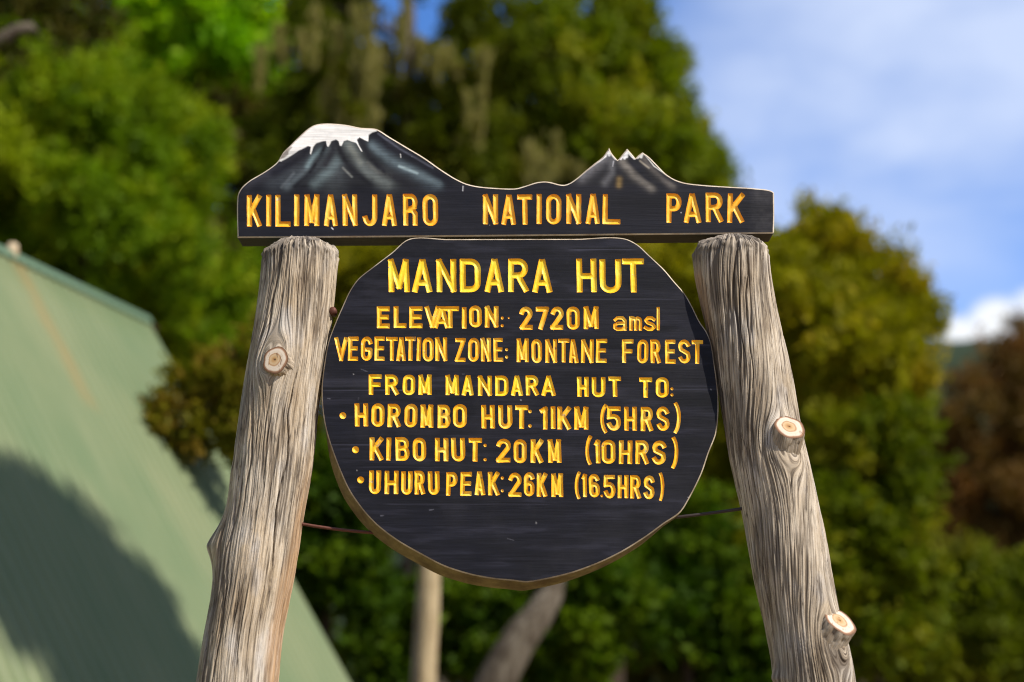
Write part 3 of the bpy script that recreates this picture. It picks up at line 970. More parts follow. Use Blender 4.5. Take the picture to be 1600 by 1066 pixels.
def mat_cut(name):
    m, t = new_mat(name)
    p = t.n('ShaderNodeAttribute', {'attribute_name': 'ring'}).outputs['Vector']
    sep = t.n('ShaderNodeSeparateXYZ')
    t.set(sep, 'i0', p)
    r = sep.outputs[0]
    n = t.noise(t.n('ShaderNodeTexCoord').outputs['Object'], 60.0, 3.0)
    rr = t.math('ADD', r, t.math('MULTIPLY', t.math('SUBTRACT', n, 0.5), 0.10))
    rings = t.n('ShaderNodeMath', {'operation': 'SINE'})
    t.set(rings, 'i0', t.math('MULTIPLY', rr, 42.0))
    c = t.ramp(rr, [(0.0, lin(178, 128, 88)), (0.16, lin(214, 178, 128)), (0.36, lin(232, 208, 170)), (0.44, lin(200, 156, 112)), (0.52, lin(246, 234, 216)), (0.80, lin(248, 238, 224)), (0.86, lin(186, 146, 118)), (0.93, lin(140, 108, 86)), (1.0, lin(110, 80, 62))])
    c = t.mix(t.ramp(rings.outputs[0], [(0.55, 0.0), (1.0, 0.14)]), c, lin(190, 150, 112))
    c = t.mix(t.ramp(n, [(0.55, 0.0), (0.8, 0.3)]), c, lin(206, 168, 138))
    an = t.n('ShaderNodeMath', {'operation': 'ABSOLUTE'})
    ck = t.noise(t.n('ShaderNodeTexCoord').outputs['Object'], 1.0, 3.0, 0.6, stretch=(170, 170, 40))
    c = t.mix(t.ramp(ck, [(0.62, 0.0), (0.66, 0.7)]), c, lin(120, 86, 60))
    c = t.mix(1.0, c, (0.70, 0.66, 0.62), 'MULTIPLY')
    finish(t, bsdf(t, c, 0.75, 0.2, n, 0.5, 0.0012))
    return m


M_CUT = mat_cut("fresh_cut_wood")


def ridge(u, v, seed, fu, fv):
    n = vnoise(np.c_[u * fu, v * fv, np.zeros(len(u))], seed) * 0.65 + vnoise(np.c_[u * fu * 2.1, v * fv * 2.1, np.zeros(len(u))], seed + 3) * 0.35
    return np.abs(n - 0.5) * 2


def log_post(name, label, edges, knots, bumps, twist, seed, mat):
    """edges: rows (photo y, left x, right x); knots: (photo x, y, radius in m) where grain swirls round a branch; bumps: (dx, y, height, sig_theta, sig_z, theta)"""
    E = np.array(edges, float)
    cx = (E[:, 1] + E[:, 2]) / 2
    P = np.array([at(a, b, 3.0) for a, b in zip(cx, E[:, 0])])
    dist = np.linalg.norm(P - CAM, axis=1)
    R = (E[:, 2] - E[:, 1]) / 2 / FPX * (dist * (ray(cx, E[:, 0]) @ FWD / np.linalg.norm(ray(cx, E[:, 0]), axis=1)))
    z, x, r = P[:, 2], P[:, 0], R
    # carry the post on to the ground
    zz = np.r_[z, z[-1] - 0.4, z[-1] - 0.9, -0.3]
    sl = (x[-1] - x[-4]) / (z[-1] - z[-4])
    xx = np.r_[x, x[-1] - 0.4 * sl, x[-1] - 0.9 * sl, x[-1] + sl * (-0.3 - z[-1])]
    rr = np.r_[r, r[-1] * 1.02, r[-1] * 1.05, r[-1] * 1.1]
    o = np.argsort(zz)
    zz, xx, rr = zz[o], xx[o], rr[o]
    ztop = at(cx[0], E[0, 0] + 1.0, 3.0 - r[0])[2]
    z[0] = ztop
    zz[0 if False else int(np.argmax(zz))] = ztop
    nth = 540
    zs = np.r_[np.linspace(-0.3, z[-1] - 0.03, 60)[:-1], np.arange(z[-1] - 0.03, ztop, 0.0022), ztop]
    ker = np.ones(41) / 41

    def smooth(vals):
        f = np.interp(zs[60:], zz, vals)
        g = np.convolve(np.pad(f, 20, mode='edge'), ker, 'valid')
        return np.r_[np.interp(zs[:60], zz, vals), g]
    X0, R0 = smooth(xx), smooth(rr)
    th = np.linspace(0, 2 * math.pi, nth + 1) + math.pi / 2     # starts at the back (+Y)
    TH, Z = np.meshgrid(th, zs)
    RR = np.repeat(R0[:, None], nth + 1, 1)
    XX = np.repeat(X0[:, None], nth + 1, 1)
    rm = R0[60:].mean()
    U = (TH - math.pi / 2) * rm
    V = Z.copy()
    u, v = U.ravel().copy(), V.ravel().copy()
    per = 2 * math.pi * rm
    bump = np.zeros(u.shape)
    ax = lambda zq: np.interp(zq, zs, X0)
    for (kx, ky, kr) in knots:
        c = at(kx, ky, 3.0 - 0.05)
        off = np.clip((c[0] - ax(c[2])) / rm, -0.98, 0.98)
        tk = 1.5 * math.pi + math.asin(off)        # front is 3/2 pi
        uk = (tk - math.pi / 2) * rm
        du = u - uk
        dv = (v - c[2]) * 0.55
        q = du * du + dv * dv
        u = u - du * (kr * kr * 1.5) / (q + kr * kr * 0.8) * np.exp(-q / (kr * 2.2) ** 2)
        bump += 0.012 * np.exp(-(du / (kr * 1.3)) ** 2 - ((v - c[2] + kr * .8) / (kr * 2.0)) ** 2)
    u = u + twist * (v - ztop)
    u = u + 0.006 * (vnoise(np.c_[v * 5, u * 6, np.full(len(u), seed)], seed) - .5)
    # fissures: long thin cracks along the grain (periodic noise is not needed: the seam faces away)
    f1 = np.exp(-(ridge(u, v, seed, 92, 3.6) / 0.13) ** 2)
    f2 = np.exp(-(ridge(u, v, seed + 9, 170, 6.5) / 0.16) ** 2)
    f3 = np.exp(-(ridge(u, v, seed + 17, 290, 10) / 0.22) ** 2)
    amt = np.clip(fbm(np.c_[u * 9, v * 3.5, np.zeros(len(u))], 3, seed + 30) * 2.4 - 0.6, 0.1, 1.2)
    amt2 = np.clip(fbm(np.c_[u * 14, v * 6, np.ones(len(u))], 3, seed + 33) * 2.6 - 0.7, 0.05, 1.2)
    fis = np.clip(f1 * amt + 0.85 * f2 * amt2 + 0.6 * f3 * amt, 0, 1)
    rg = np.random.default_rng(seed + 5)
    big = np.zeros(len(u))
    for q in range(9):
        tc = 1.5 * math.pi + rg.uniform(-1.25, 1.25)
        uc, vc, Lc = (tc - math.pi / 2) * rm, rg.uniform(z[-1], ztop), rg.uniform(0.10, 0.34)
        if q < 3:
            vc = ztop - Lc * 0.6
        wdt = rg.uniform(0.0011, 0.0022)
        dv = (V.ravel() - vc) / Lc
        cu = u - uc - 0.004 * np.sin(dv * 6 + q) - 0.006 * (vnoise(np.c_[V.ravel() * 22, np.full(len(u), q * 3.3), np.zeros(len(u))], seed) - .5)
        tap = np.clip(1 - dv ** 2, 0, 1)
        big = np.maximum(big, np.exp(-(cu / (wdt * (0.4 + 0.9 * tap))) ** 2) * sstep(0, .35, tap))
    fis = np.clip(np.maximum(fis, big * 1.15), 0, 1.15)
    hgt = -0.006 * big - 0.0038 * f1 * amt - 0.0022 * f2 * amt2 - 0.0014 * f3 + 0.002 * (fbm(np.c_[u * 22, v * 3, np.zeros(len(u))], 3, seed + 40) - .5) + 0.006 * (fbm(np.c_[u * 7, v * 5, np.zeros(len(u))], 2, seed + 50) - .5)
    for (by, hh, st, sz, bth, skew) in bumps:
        zc = at(450, by, 3.0)[2]
        dz = Z.ravel() - zc
        szz = np.where(dz > 0, sz * skew, sz)
        dth = TH.ravel() - bth
        bump += hh * np.exp(-(np.abs(dth) / st) ** 1.6 - (np.abs(dz) / szz) ** 1.5)
    # splintered top: fibres end at different heights, rim eaten back
    dtop = ztop - Z.ravel()
    rim = sstep(0.02, 0.0, dtop)
    frz = sstep(0.055, 0.0, dtop)
    hgt += frz * 0.007 * (vnoise(np.c_[u * 130, v * 90, np.zeros(len(u))], seed + 61) + vnoise(np.c_[u * 260, v * 60, np.zeros(len(u))], seed + 62) - 1.1)
    hgt -= rim * (0.006 + 0.012 * vnoise(np.c_[u * 90, v * 20, np.zeros(len(u))], seed + 60))
    zoff = -np.clip(1 - dtop / 0.05, 0, 1) * (0.012 * vnoise(np.c_[u * 75, np.zeros(len(u)), np.zeros(len(u))], seed + 70) ** 1.5 + 0.008 * vnoise(np.c_[u * 230, np.zeros(len(u)), np.zeros(len(u))], seed + 71))
    rad = RR.ravel() + hgt + bump
    ct, sn = np.cos(TH.ravel()), np.sin(TH.ravel())
    VX = np.c_[XX.ravel() + rad * ct, 3.0 + rad * sn, Z.ravel() + zoff]
    nr = len(zs)
    idx = np.arange(nr * (nth + 1)).reshape(nr, nth + 1)
    F = np.c_[idx[:-1, :-1].ravel(), idx[:-1, 1:].ravel(), idx[1:, 1:].ravel(), idx[1:, :-1].ravel()]
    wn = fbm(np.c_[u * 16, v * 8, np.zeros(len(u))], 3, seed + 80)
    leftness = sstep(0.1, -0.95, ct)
    grey_amt = np.clip(sstep(0.09, 0.01, dtop) * (0.2 + 1.1 * leftness) * (0.4 + wn) + leftness * sstep(.42, .62, wn) * 0.45, 0, 1)  # weathered top rim, and grey patches stronger towards the left side
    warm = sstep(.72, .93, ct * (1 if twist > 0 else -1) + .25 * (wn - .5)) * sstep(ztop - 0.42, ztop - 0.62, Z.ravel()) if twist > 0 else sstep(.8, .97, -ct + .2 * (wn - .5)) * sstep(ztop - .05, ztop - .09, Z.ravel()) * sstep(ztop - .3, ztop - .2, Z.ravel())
    root = thing(name, label, 'post', (float(np.interp(0, zz, xx)), 3.0, 0))
    mesh_obj('log', VX, F, mat, root, True, {'grain': np.c_[u, v], 'fissure': fis, 'greying': grey_amt, 'warm': warm})
    # end grain
    nrng = 26
    rad_top = VX[-(nth + 1):-1]
    cc = np.array([X0[-1], 3.0, ztop + 0.012])
    rings = [cc[None]]
    Vt = [cc]
    for k in range(1, nrng + 1):
        s = k / nrng
        ring = cc + (rad_top - cc) * s
        ring[:, 2] = ring[:, 2] * s ** 3 + (1 - s ** 3) * (ztop + 0.012 * (1 - s ** 4)) + (0.004 * (vnoise(ring * 160, seed + 90) - .5)) * (1 if k < nrng else 0)
        Vt += list(ring)
    Ft = [[0, 1 + (i + 1) % nth, 1 + i][::-1] for i in range(nth)]
    for k in range(nrng - 1):
        a, b = 1 + k * nth, 1 + (k + 1) * nth
        Ft += [[a + i, b + i, b + (i + 1) % nth, a + (i + 1) % nth] for i in range(nth)]
    mesh_obj('end_grain', Vt, Ft, M_END, root, True)
    return root


M_END = mat_wood("rough_end_grain", lin(172, 160, 146), lin(84, 78, 72), 0.9, (90, 90, 90), lin(70, 64, 60))


def branch_stub(root, px, depth, direction, cutn, r, length, seed, mat, flare=1.35, label=None):
    """sawn branch: fluted bark cone growing from the log with a pale ringed cut face"""
    rng = np.random.default_rng(seed)
    c = at(px[0], px[1], depth)
    d = np.array(direction, float)
    d /= np.linalg.norm(d)
    n = np.array(cutn, float)
    n /= np.linalg.norm(n)
    a = np.cross(n, [0.0, 0.3, 1.0])
    a /= np.linalg.norm(a)
    b = np.cross(n, a)
    N = 96
    th = np.linspace(0, 2 * math.pi, N, endpoint=False)
    prof = 1 + 0.05 * np.sin(th * 2 + seed) + 0.03 * np.sin(th * 5 + seed) + 0.02 * rng.normal(size=N)
    prof = np.convolve(np.r_[prof[-2:], prof, prof[:2]], np.ones(5) / 5, 'valid')
    rim = c + r * prof[:, None] * (np.cos(th)[:, None] * a + np.sin(th)[:, None] * b)
    K = 26
    V = []
    gu, gv, fi = [], [], []
    for k in range(K + 1):
        s = k / K
        sc = 0.985 + (flare - 1) * s ** 2 + 0.02 * math.sin(min(1, s * 6) * math.pi)
        ridge_ = np.abs(vnoise(np.c_[th * 5.5 + seed, np.full(N, s * 2.5), np.zeros(N)], seed, None) - .5) * 2
        cr = np.exp(-(ridge_ / 0.16) ** 2)
        ring = c - d * length * s + (rim - c) * sc
        ring = ring - (rim - c) * 0.06 * cr[:, None] * (0.2 if k == 0 else 1)
        V += list(ring)
        gu += list(th * r)
        gv += [s * length + seed] * N
        fi += list(cr * 0.55)
    idx = np.arange((K + 1) * N).reshape(K + 1, N)
    F = np.c_[idx[:-1].ravel(), idx[1:].ravel(), np.roll(idx, -1, 1)[1:].ravel(), np.roll(idx, -1, 1)[:-1].ravel()]
    st = mesh_obj('branch_stub', V, F, mat, root, True, {'grain': np.c_[gu, gv], 'fissure': np.array(fi), 'greying': np.full(len(V), 0.25)})
    st['label'] = label or 'sawn branch stub with pale cut end'
    Vc, rg = [c + n * 0.001], [0.0]
    M = 12
    for k in range(1, M + 1):
        s = k / M
        off = (1 - s) * (a * 0.10 * r - b * 0.06 * r)
        ring = c + (rim - c) * 0.985 * s + off + n * (0.0014 * (1 - s ** 6))
        Vc += list(ring)
        rg += [s] * N
    Fc = [[0, 1 + i, 1 + (i + 1) % N] for i in range(N)]
    for k in range(M - 1):
        p, q = 1 + k * N, 1 + (k + 1) * N
        Fc += [[p + i, q + i, q + (i + 1) % N, p + (i + 1) % N] for i in range(N)]
    mesh_obj('cut_face', Vc, Fc, M_CUT, st, True, {'ring': np.c_[rg, rg]})


LEFT_EDGES = [(364, 412, 530), (383, 411.6, 531), (400, 411, 528.5), (415.7, 411, 527.2), (448.5, 406.7, 524), (497.7, 399.5, 520), (547, 390.3, 511.8), (596, 382, 503), (645.5, 375, 498), (694.7, 368, 493.5), (734, 361, 489), (768.7, 357.7, 483.7), (796, 354, 477), (837, 346, 470.7), (878.6, 337, 464.8), (923, 332.6, 457.3), (961, 325.8, 447.7), (1009, 317, 439), (1066, 308.6, 435.6)]
RIGHT_EDGES = [(361, 1084, 1198), (383, 1082.3, 1199.5), (415.6, 1083, 1200.5), (448.5, 1089, 1206), (481, 1096, 1211.6), (514, 1104, 1220), (547, 1110, 1227.4), (580, 1116.5, 1235.6), (612.6, 1123, 1241), (645.4, 1128.6, 1247), (694.6, 1134.5, 1257), (734, 1142.4, 1267.7), (768.7, 1151.5, 1274.6), (803, 1159, 1282.5), (837, 1166, 1289.4), (871.7, 1171.6, 1295), (906, 1178.5, 1301), (940, 1187, 1308), (974.7, 1195, 1315), (1009, 1202.5, 1325), (1043, 1207.6, 1332), (1066, 1213, 1334.7)]
left_post = log_post('log_post', 'weathered log post by the green hut, one round cut stub on its front', LEFT_EDGES, [(430, 563, 0.030)],
                     [(853, 0.026, 0.42, 0.036, math.pi + 0.05, 1.25)], 0.03, 3, M_POST_L)
right_post = log_post('log_post', 'grey weathered log post leaning outward with two sawn branch stubs on its outer side', RIGHT_EDGES, [(1222, 700, 0.034), (1302, 1005, 0.036)],
                      [(1060, 0.012, 0.4, 0.02, math.pi + 0.25, 1.0)], -0.14, 47, M_POST_R)
branch_stub(left_post, (430.5, 563), 3.0 - 0.098, (-0.22, -0.95, 0.18), (-0.20, -0.96, 0.12), 0.0295, 0.05, 5, M_POST_L, 1.45, 'round sawn stub facing the viewer')
branch_stub(right_post, (1234, 668), 3.0 - 0.088, (0.18, -0.42, 0.88), (0.20, -0.84, 0.50), 0.0325, 0.085, 8, M_POST_R, 1.02, 'upper sawn stub')
branch_stub(right_post, (1313, 971), 3.0 - 0.062, (0.52, -0.30, 0.80), (0.47, -0.60, 0.64), 0.039, 0.085, 13, M_POST_R, 1.05, 'lower sawn stub')

# rusty bolt between board and post
m, t = new_mat("rusty_iron")
geo = t.n('ShaderNodeTexCoord').outputs['Object']
nn = t.noise(geo, 180.0, 4.0)
finish(t, bsdf(t, t.mix(nn, lin(70, 46, 40), lin(120, 72, 58)), 0.6, 0.4, nn, 0.5, 0.001, 0.4))
M_RUST = m
m, t = new_mat("dark_wire")
finish(t, bsdf(t, lin(66, 56, 54), 0.55, 0.5, None, 0, 0, 0.5))
M_WIRE = m
bp = Part()
c = at(520.5, 487, 2.985)
bp.tube([c + np.array([0, -0.012, 0]), c + np.array([0, -0.009, 0]), c + np.array([0, 0.004, 0]), c + np.array([0, 0.03, 0])], [0.006, 0.0085, 0.0088, 0.005], 14)
b = bp.build('bolt', M_RUST, None)
tag(b, 'dark rusty bolt head wedged between the round board and the log post by the hut', 'bolt')


def wire(p, q, sag, r, mat, label):
    w = Part()
    pts = []
    for i in range(25):
        s = i / 24
        v = p * (1 - s) + q * s
        v = v + np.array([0, 0, -sag * 4 * s * (1 - s)])
        pts.append(v)
    w.tube(pts, [r] * 25, 10)
    for e in (pts[0], pts[-1]):
        w.tube([e + np.array([0, -.006, .0]), e + np.array([0, -.003, 0]), e + np.array([0, .02, 0])], [.004, .006, .004], 10)
    o = w.build('tie_wire', mat, None)
    tag(o, label, 'wire', 'wires tying the board to the posts')


wire(at(462, 817, 3.0), at(592, 833, 3.012), 0.003, 0.0034, M_RUST, 'reddish brown wire from the round board to the post by the hut')
wire(at(1050, 809, 3.012), at(1166, 794, 3.0), 0.001, 0.0034, M_WIRE, 'dark grey wire from the round board to the post with two stubs')

# ------------------------------------------------------------------ ground, hill
m, t = new_mat("grassy_earth")
geo = t.n('ShaderNodeTexCoord').outputs['Object']
n1 = t.noise(geo, 0.6, 6.0, 0.6)
n2 = t.noise(geo, 14.0, 5.0, 0.65)
c = t.mix(t.ramp(n1, [(0.4, 0.0), (0.6, 1.0)]), lin(142, 122, 88), lin(168, 146, 112))
c = t.mix(t.ramp(n2, [(0.45, 0.0), (0.75, 0.5)]), c, lin(84, 92, 46))
finish(t, bsdf(t, c, 0.95, 0.1, n2, 0.8, 0.05))
M_GROUND = m
gx = np.r_[-1500, -400, -120, np.linspace(-40, 40, 81), 120, 400, 1500]
gy = np.r_[-1500, -400, -120, np.linspace(-30, 50, 81), 120, 400, 1500]
GX, GY = np.meshgrid(gx, gy)
GZ = 0.10 * (fbm(np.c_[GX.ravel() / 3, GY.ravel() / 3, np.zeros(GX.size)], 3, 77) - .5)
idx = np.arange(GX.size).reshape(GX.shape)
g = mesh_obj('ground', np.c_[GX.ravel(), GY.ravel(), GZ], np.c_[idx[:-1, :-1].ravel(), idx[:-1, 1:].ravel(), idx[1:, 1:].ravel(), idx[1:, :-1].ravel()], M_GROUND)
g['kind'] = 'structure'

m, t = new_mat("forested_hill")
geo = t.n('ShaderNodeTexCoord').outputs['Object']
n1 = t.noise(geo, 0.12, 5.0, 0.65)
finish(t, bsdf(t, t.mix(n1, lin(34, 46, 34), lin(58, 70, 52)), 0.95, 0.1, n1, 0.8, 2.0))
M_HILL = m
hx = np.linspace(-420, 420, 160)
hy = np.linspace(300, 620, 50)
HX, HY = np.meshgrid(hx, hy)
prof = 100 + 10 * np.exp(-((HX - 190) / 90) ** 2) + 10 * np.sin(HX / 60)
HZ = prof * np.sin(np.clip((HY - 300) / 320, 0, 1) * math.pi) ** 0.8 + 9 * (fbm(np.c_[HX.ravel() / 14, HY.ravel() / 14, np.zeros(HX.size)], 4, 5).reshape(HX.shape) - .5) - 2
idx = np.arange(HX.size).reshape(HX.shape)
h = mesh_obj('hill', np.c_[HX.ravel(), HY.ravel(), HZ.ravel()], np.c_[idx[:-1, :-1].ravel(), idx[:-1, 1:].ravel(), idx[1:, 1:].ravel(), idx[1:, :-1].ravel()], M_HILL)
h['kind'] = 'structure'

# ------------------------------------------------------------------ green A-frame hut
HS = 0.80
r_ = ray(np.float64(228), np.float64(498))
RP = r_ / r_[1] * 10 * HS + CAM
hz = 533 + FPX * math.tan(PITCH)
vx = 228 + (hz - 498) / ((498 - 390) / 228.0)
rd = ray(np.float64(vx), np.float64(hz))
rd /= np.linalg.norm(rd)                   # ridge direction, receding
hd = np.array([rd[1], -rd[0], 0])          # outwards, to the right
nn_ = np.cross(ray(np.float64(228), np.float64(498)), ray(np.float64(545), np.float64(1066)))
slope = (nn_ @ hd) / nn_[2]
EAVE_Z = 0.35
half = (RP[2] - EAVE_Z) / slope
HUT_L = 6.2
NEAR = RP - rd * HUT_L

m, t = new_mat("green_roof_paint")
at_ = t.n('ShaderNodeAttribute', {'attribute_name': 'roof'}).outputs['Vector']   # x along ridge from far end, y down slope
n1 = t.noise(at_, 1.0, 4.0, 0.6, stretch=(1.2, 0.5, 1))
n2 = t.noise(at_, 1.0, 4.0, 0.6, stretch=(16, 1.2, 1))
sep = t.n('ShaderNodeSeparateXYZ')
t.set(sep, 'i0', at_)
c = t.mix(t.ramp(n1, [(0.35, 0.0), (0.65, 1.0)]), lin(92, 110, 76), lin(114, 122, 88))
c = t.mix(t.ramp(n2, [(0.5, 0.0), (0.75, 0.3)]), c, lin(122, 130, 98))
jit = t.math('ADD', sep.outputs[0], t.math('MULTIPLY', t.math('SUBTRACT', t.noise(at_, 3.0, 3.0), 0.5), 0.12))
RUST_X = 1.28
band = t.math('ABSOLUTE', t.math('SUBTRACT', jit, RUST_X))
rm_ = t.math('MULTIPLY', t.ramp(band, [(0.0, 1.0), (0.085, 0.0)]), t.ramp(sep.outputs[1], [(0.0, 0.9), (0.9, 0.75), (1.0, 0.0)]))
rm_ = t.math('MULTIPLY', rm_, t.ramp(n2, [(0.2, 0.5), (0.6, 1.0)]))
c = t.mix(t.math('MULTIPLY', rm_, 0.8), c, lin(138, 112, 66))
finish(t, bsdf(t, c, 0.6, 0.25, n2, 0.15, 0.004))
M_ROOF = m
M_HUTWALL = mat_wood("stained_hut_boards", lin(70, 48, 34), lin(52, 36, 26), 0.75, (40, 40, 2))
M_TRIM = mat_wood("pale_trim_wood", lin(206, 190, 160), lin(160, 138, 108), 0.7)
m, t = new_mat("green_flashing")
finish(t, bsdf(t, lin(92, 116, 90), 0.5, 0.5))
M_FLASH = m
hut = thing('a_frame_hut', 'green metal roofed A-frame hut with a rust streak and tree shadow on its roof', 'hut', (NEAR + rd * HUT_L / 2) * np.array([1, 1, 0]))


def roof_sheet(sign):
    down = np.array([hd[0] * sign, hd[1] * sign, -slope])
    dl = np.linalg.norm(down)
    nrm = np.cross(rd, down / dl) * (1 if sign > 0 else -1)
    if nrm[2] < 0:
        nrm = -nrm
    na = int(HUT_L / 0.0095)
    a = np.linspace(0, HUT_L, na)
    bb = np.linspace(0, 1, 14)
    A, B = np.meshgrid(a, bb)
    off = 0.009 * np.sin(A * 2 * math.pi / 0.076)
    P = RP - rd * A.ravel()[:, None] + down * (B.ravel()[:, None] * half) + nrm * off.ravel()[:, None]
    idx = np.arange(A.size).reshape(A.shape)
    F = np.c_[idx[:-1, :-1].ravel(), idx[1:, :-1].ravel(), idx[1:, 1:].ravel(), idx[:-1, 1:].ravel()]
    ob = mesh_obj('roof_sheet', P, F, M_ROOF, hut, True, {'roof': np.c_[A.ravel(), B.ravel() * half * dl]})
    sm = ob.modifiers.new('thick', 'SOLIDIFY')
    sm.thickness = 0.004
    return nrm


n_r = roof_sheet(1)
n_l = roof_sheet(-1)
rc = Part()
for sgn, nr_ in ((1, n_r), (-1, n_l)):
    dn = np.array([hd[0] * sgn, hd[1] * sgn, -slope])
    dn /= np.linalg.norm(dn)
    rc.box(RP - rd * HUT_L / 2 + dn * 0.022 + nr_ * 0.017, rd * (HUT_L / 2 + .02), dn * 0.03, nr_ * 0.003)
rc.build('ridge_cap', M_FLASH, hut, False)
for pos_, sgn in ((RP - rd * 0.12, 1), (NEAR + rd * 0.12, -1)):
    g_ = Part()
    a_ = pos_ + np.array([0, 0, -0.08])
    l_, r2 = a_ - hd * half * 0.97, a_ + hd * half * 0.97
    l_[2] = r2[2] = EAVE_Z + 0.02
    l0, r0 = l_.copy(), r2.copy()
    l0[2] = r0[2] = 0.0
    th_ = rd * 0.03
    V = [q + s * th_ for s in (-1, 1) for q in (a_, r2, r0, l0, l_)]
    g_.add(V, [[0, 1, 2, 3, 4], [9, 8, 7, 6, 5]] + [[i, 5 + i, 5 + (i + 1) % 5, (i + 1) % 5] for i in range(5)])
    g_.build('gable_wall', M_HUTWALL, hut, False)
for sgn in (1, -1):
    f_ = Part()
    dn = np.array([hd[0] * sgn, hd[1] * sgn, -slope]) * half
    nrm_ = n_r if sgn > 0 else n_l
    f_.box(RP - nrm_ * 0.05 + dn / 2 + rd * 0.012, dn / 2, rd * 0.012, nrm_ * 0.045)
    f_.build('barge_board', M_HUTWALL, hut, False)
pp = Part()
q = RP - rd * RUST_X
pp.tube([q + np.array([0, 0, -0.05]), q + np.array([0, 0, 0.03]), q + np.array([0, 0, 0.06])], [0.03, 0.03, 0.022], 12)
pp.build('ridge_peg', M_TRIM, hut)


# ------------------------------------------------------------------ trees and bushes
def mat_leaf(name, dark, light, alt, transl=0.35):
    m, t = new_mat(name)
    a = t.n('ShaderNodeAttribute', {'attribute_name': 'tint'}).outputs['Fac']
    b = t.n('ShaderNodeAttribute', {'attribute_name': 'clump'}).outputs['Fac']
    c = t.mix(a, dark, light)
    c = t.mix(t.ramp(b, [(0.5, 0.0), (0.72, 0.85)]), c, alt)
    p = t.n('ShaderNodeBsdfPrincipled')
    t.set(p, 'Base Color', c)
    t.set(p, 'Roughness', 0.6)
    t.set(p, 'Specular IOR Level', 0.12)
    tr = t.n('ShaderNodeBsdfTranslucent')
    t.set(tr, 'Color', t.mix(1.0, c, (1.5, 1.6, 0.7), 'MULTIPLY'))
    mx = t.n('ShaderNodeMixShader')
    t.set(mx, 'i0', transl)
    t.set(mx, 'i1', p.outputs[0])
    t.set(mx, 'i2', tr.outputs[0])
    finish(t, mx.outputs[0])
    return m


def mat_bark(name, ca, cb):
    m, t = new_mat(name)
    geo = t.n('ShaderNodeTexCoord').outputs['Object']
    g = t.noise(geo, 1.0, 5.0, 0.65, stretch=(30, 30, 5))
    b = t.noise(geo, 5.0, 3.0)
    c = t.mix(t.ramp(g, [(0.35, 0.0), (0.65, 1.0)]), ca, cb)
    c = t.mix(t.ramp(b, [(0.5, 0.0), (0.7, 0.6)]), c, cb)
    finish(t, bsdf(t, c, 0.9, 0.15, g, 0.9, 0.02))
    return m


M_BARK = mat_bark("dark_bark", lin(78, 66, 54), lin(48, 40, 32))
M_BARK_PALE = mat_bark("pale_bark", lin(190, 172, 138), lin(140, 122, 92))
M_BARK_GREY = mat_bark("grey_bark", lin(116, 108, 95), lin(60, 50, 40))
M_LEAF_OLIVE = mat_leaf("olive_needles", lin(56, 82, 4), lin(118, 148, 9), lin(146, 158, 20))
M_LEAF_LIME = mat_leaf("lime_leaves", lin(82, 128, 4), lin(134, 184, 12), lin(168, 196, 30), 0.45)
M_LEAF_DARK = mat_leaf("dark_shaded_needles", lin(36, 42, 7), lin(66, 70, 14), lin(92, 84, 30), 0.25)  # dark foliage; the forest's shade is also put into this colour
M_LEAF_MID = mat_leaf("mid_green_needles", lin(64, 82, 4), lin(120, 136, 11), lin(144, 142, 26))
M_LEAF_GOLD = mat_leaf("golden_olive_leaves", lin(90, 94, 4), lin(146, 142, 12), lin(166, 144, 26))
M_LEAF_GREEN = mat_leaf("shaded_green_leaves", lin(26, 42, 3), lin(64, 94, 5), lin(90, 112, 12), 0.35)  # green darkened: shade of the trees above is put into the colour
M_LEAF_MOSS = mat_leaf("moss_green_leaves", lin(58, 72, 4), lin(104, 118, 10), lin(132, 128, 22))
M_LEAF_BROWN = mat_leaf("rust_brown_leaves", lin(70, 56, 22), lin(126, 100, 50), lin(134, 90, 48), 0.25)
M_LEAF_RUSSET = mat_leaf("russet_olive_leaves", lin(80, 84, 8), lin(126, 120, 24), lin(134, 106, 40))
M_LEAF_DULL = mat_leaf("dull_olive_leaves", lin(56, 68, 6), lin(104, 116, 14), lin(128, 124, 34))  # dull olive foliage, greener and brighter than the dark needles
M_LICHEN = mat_leaf("beard_lichen", lin(112, 110, 52), lin(146, 138, 80), lin(126, 128, 54), 0.35)


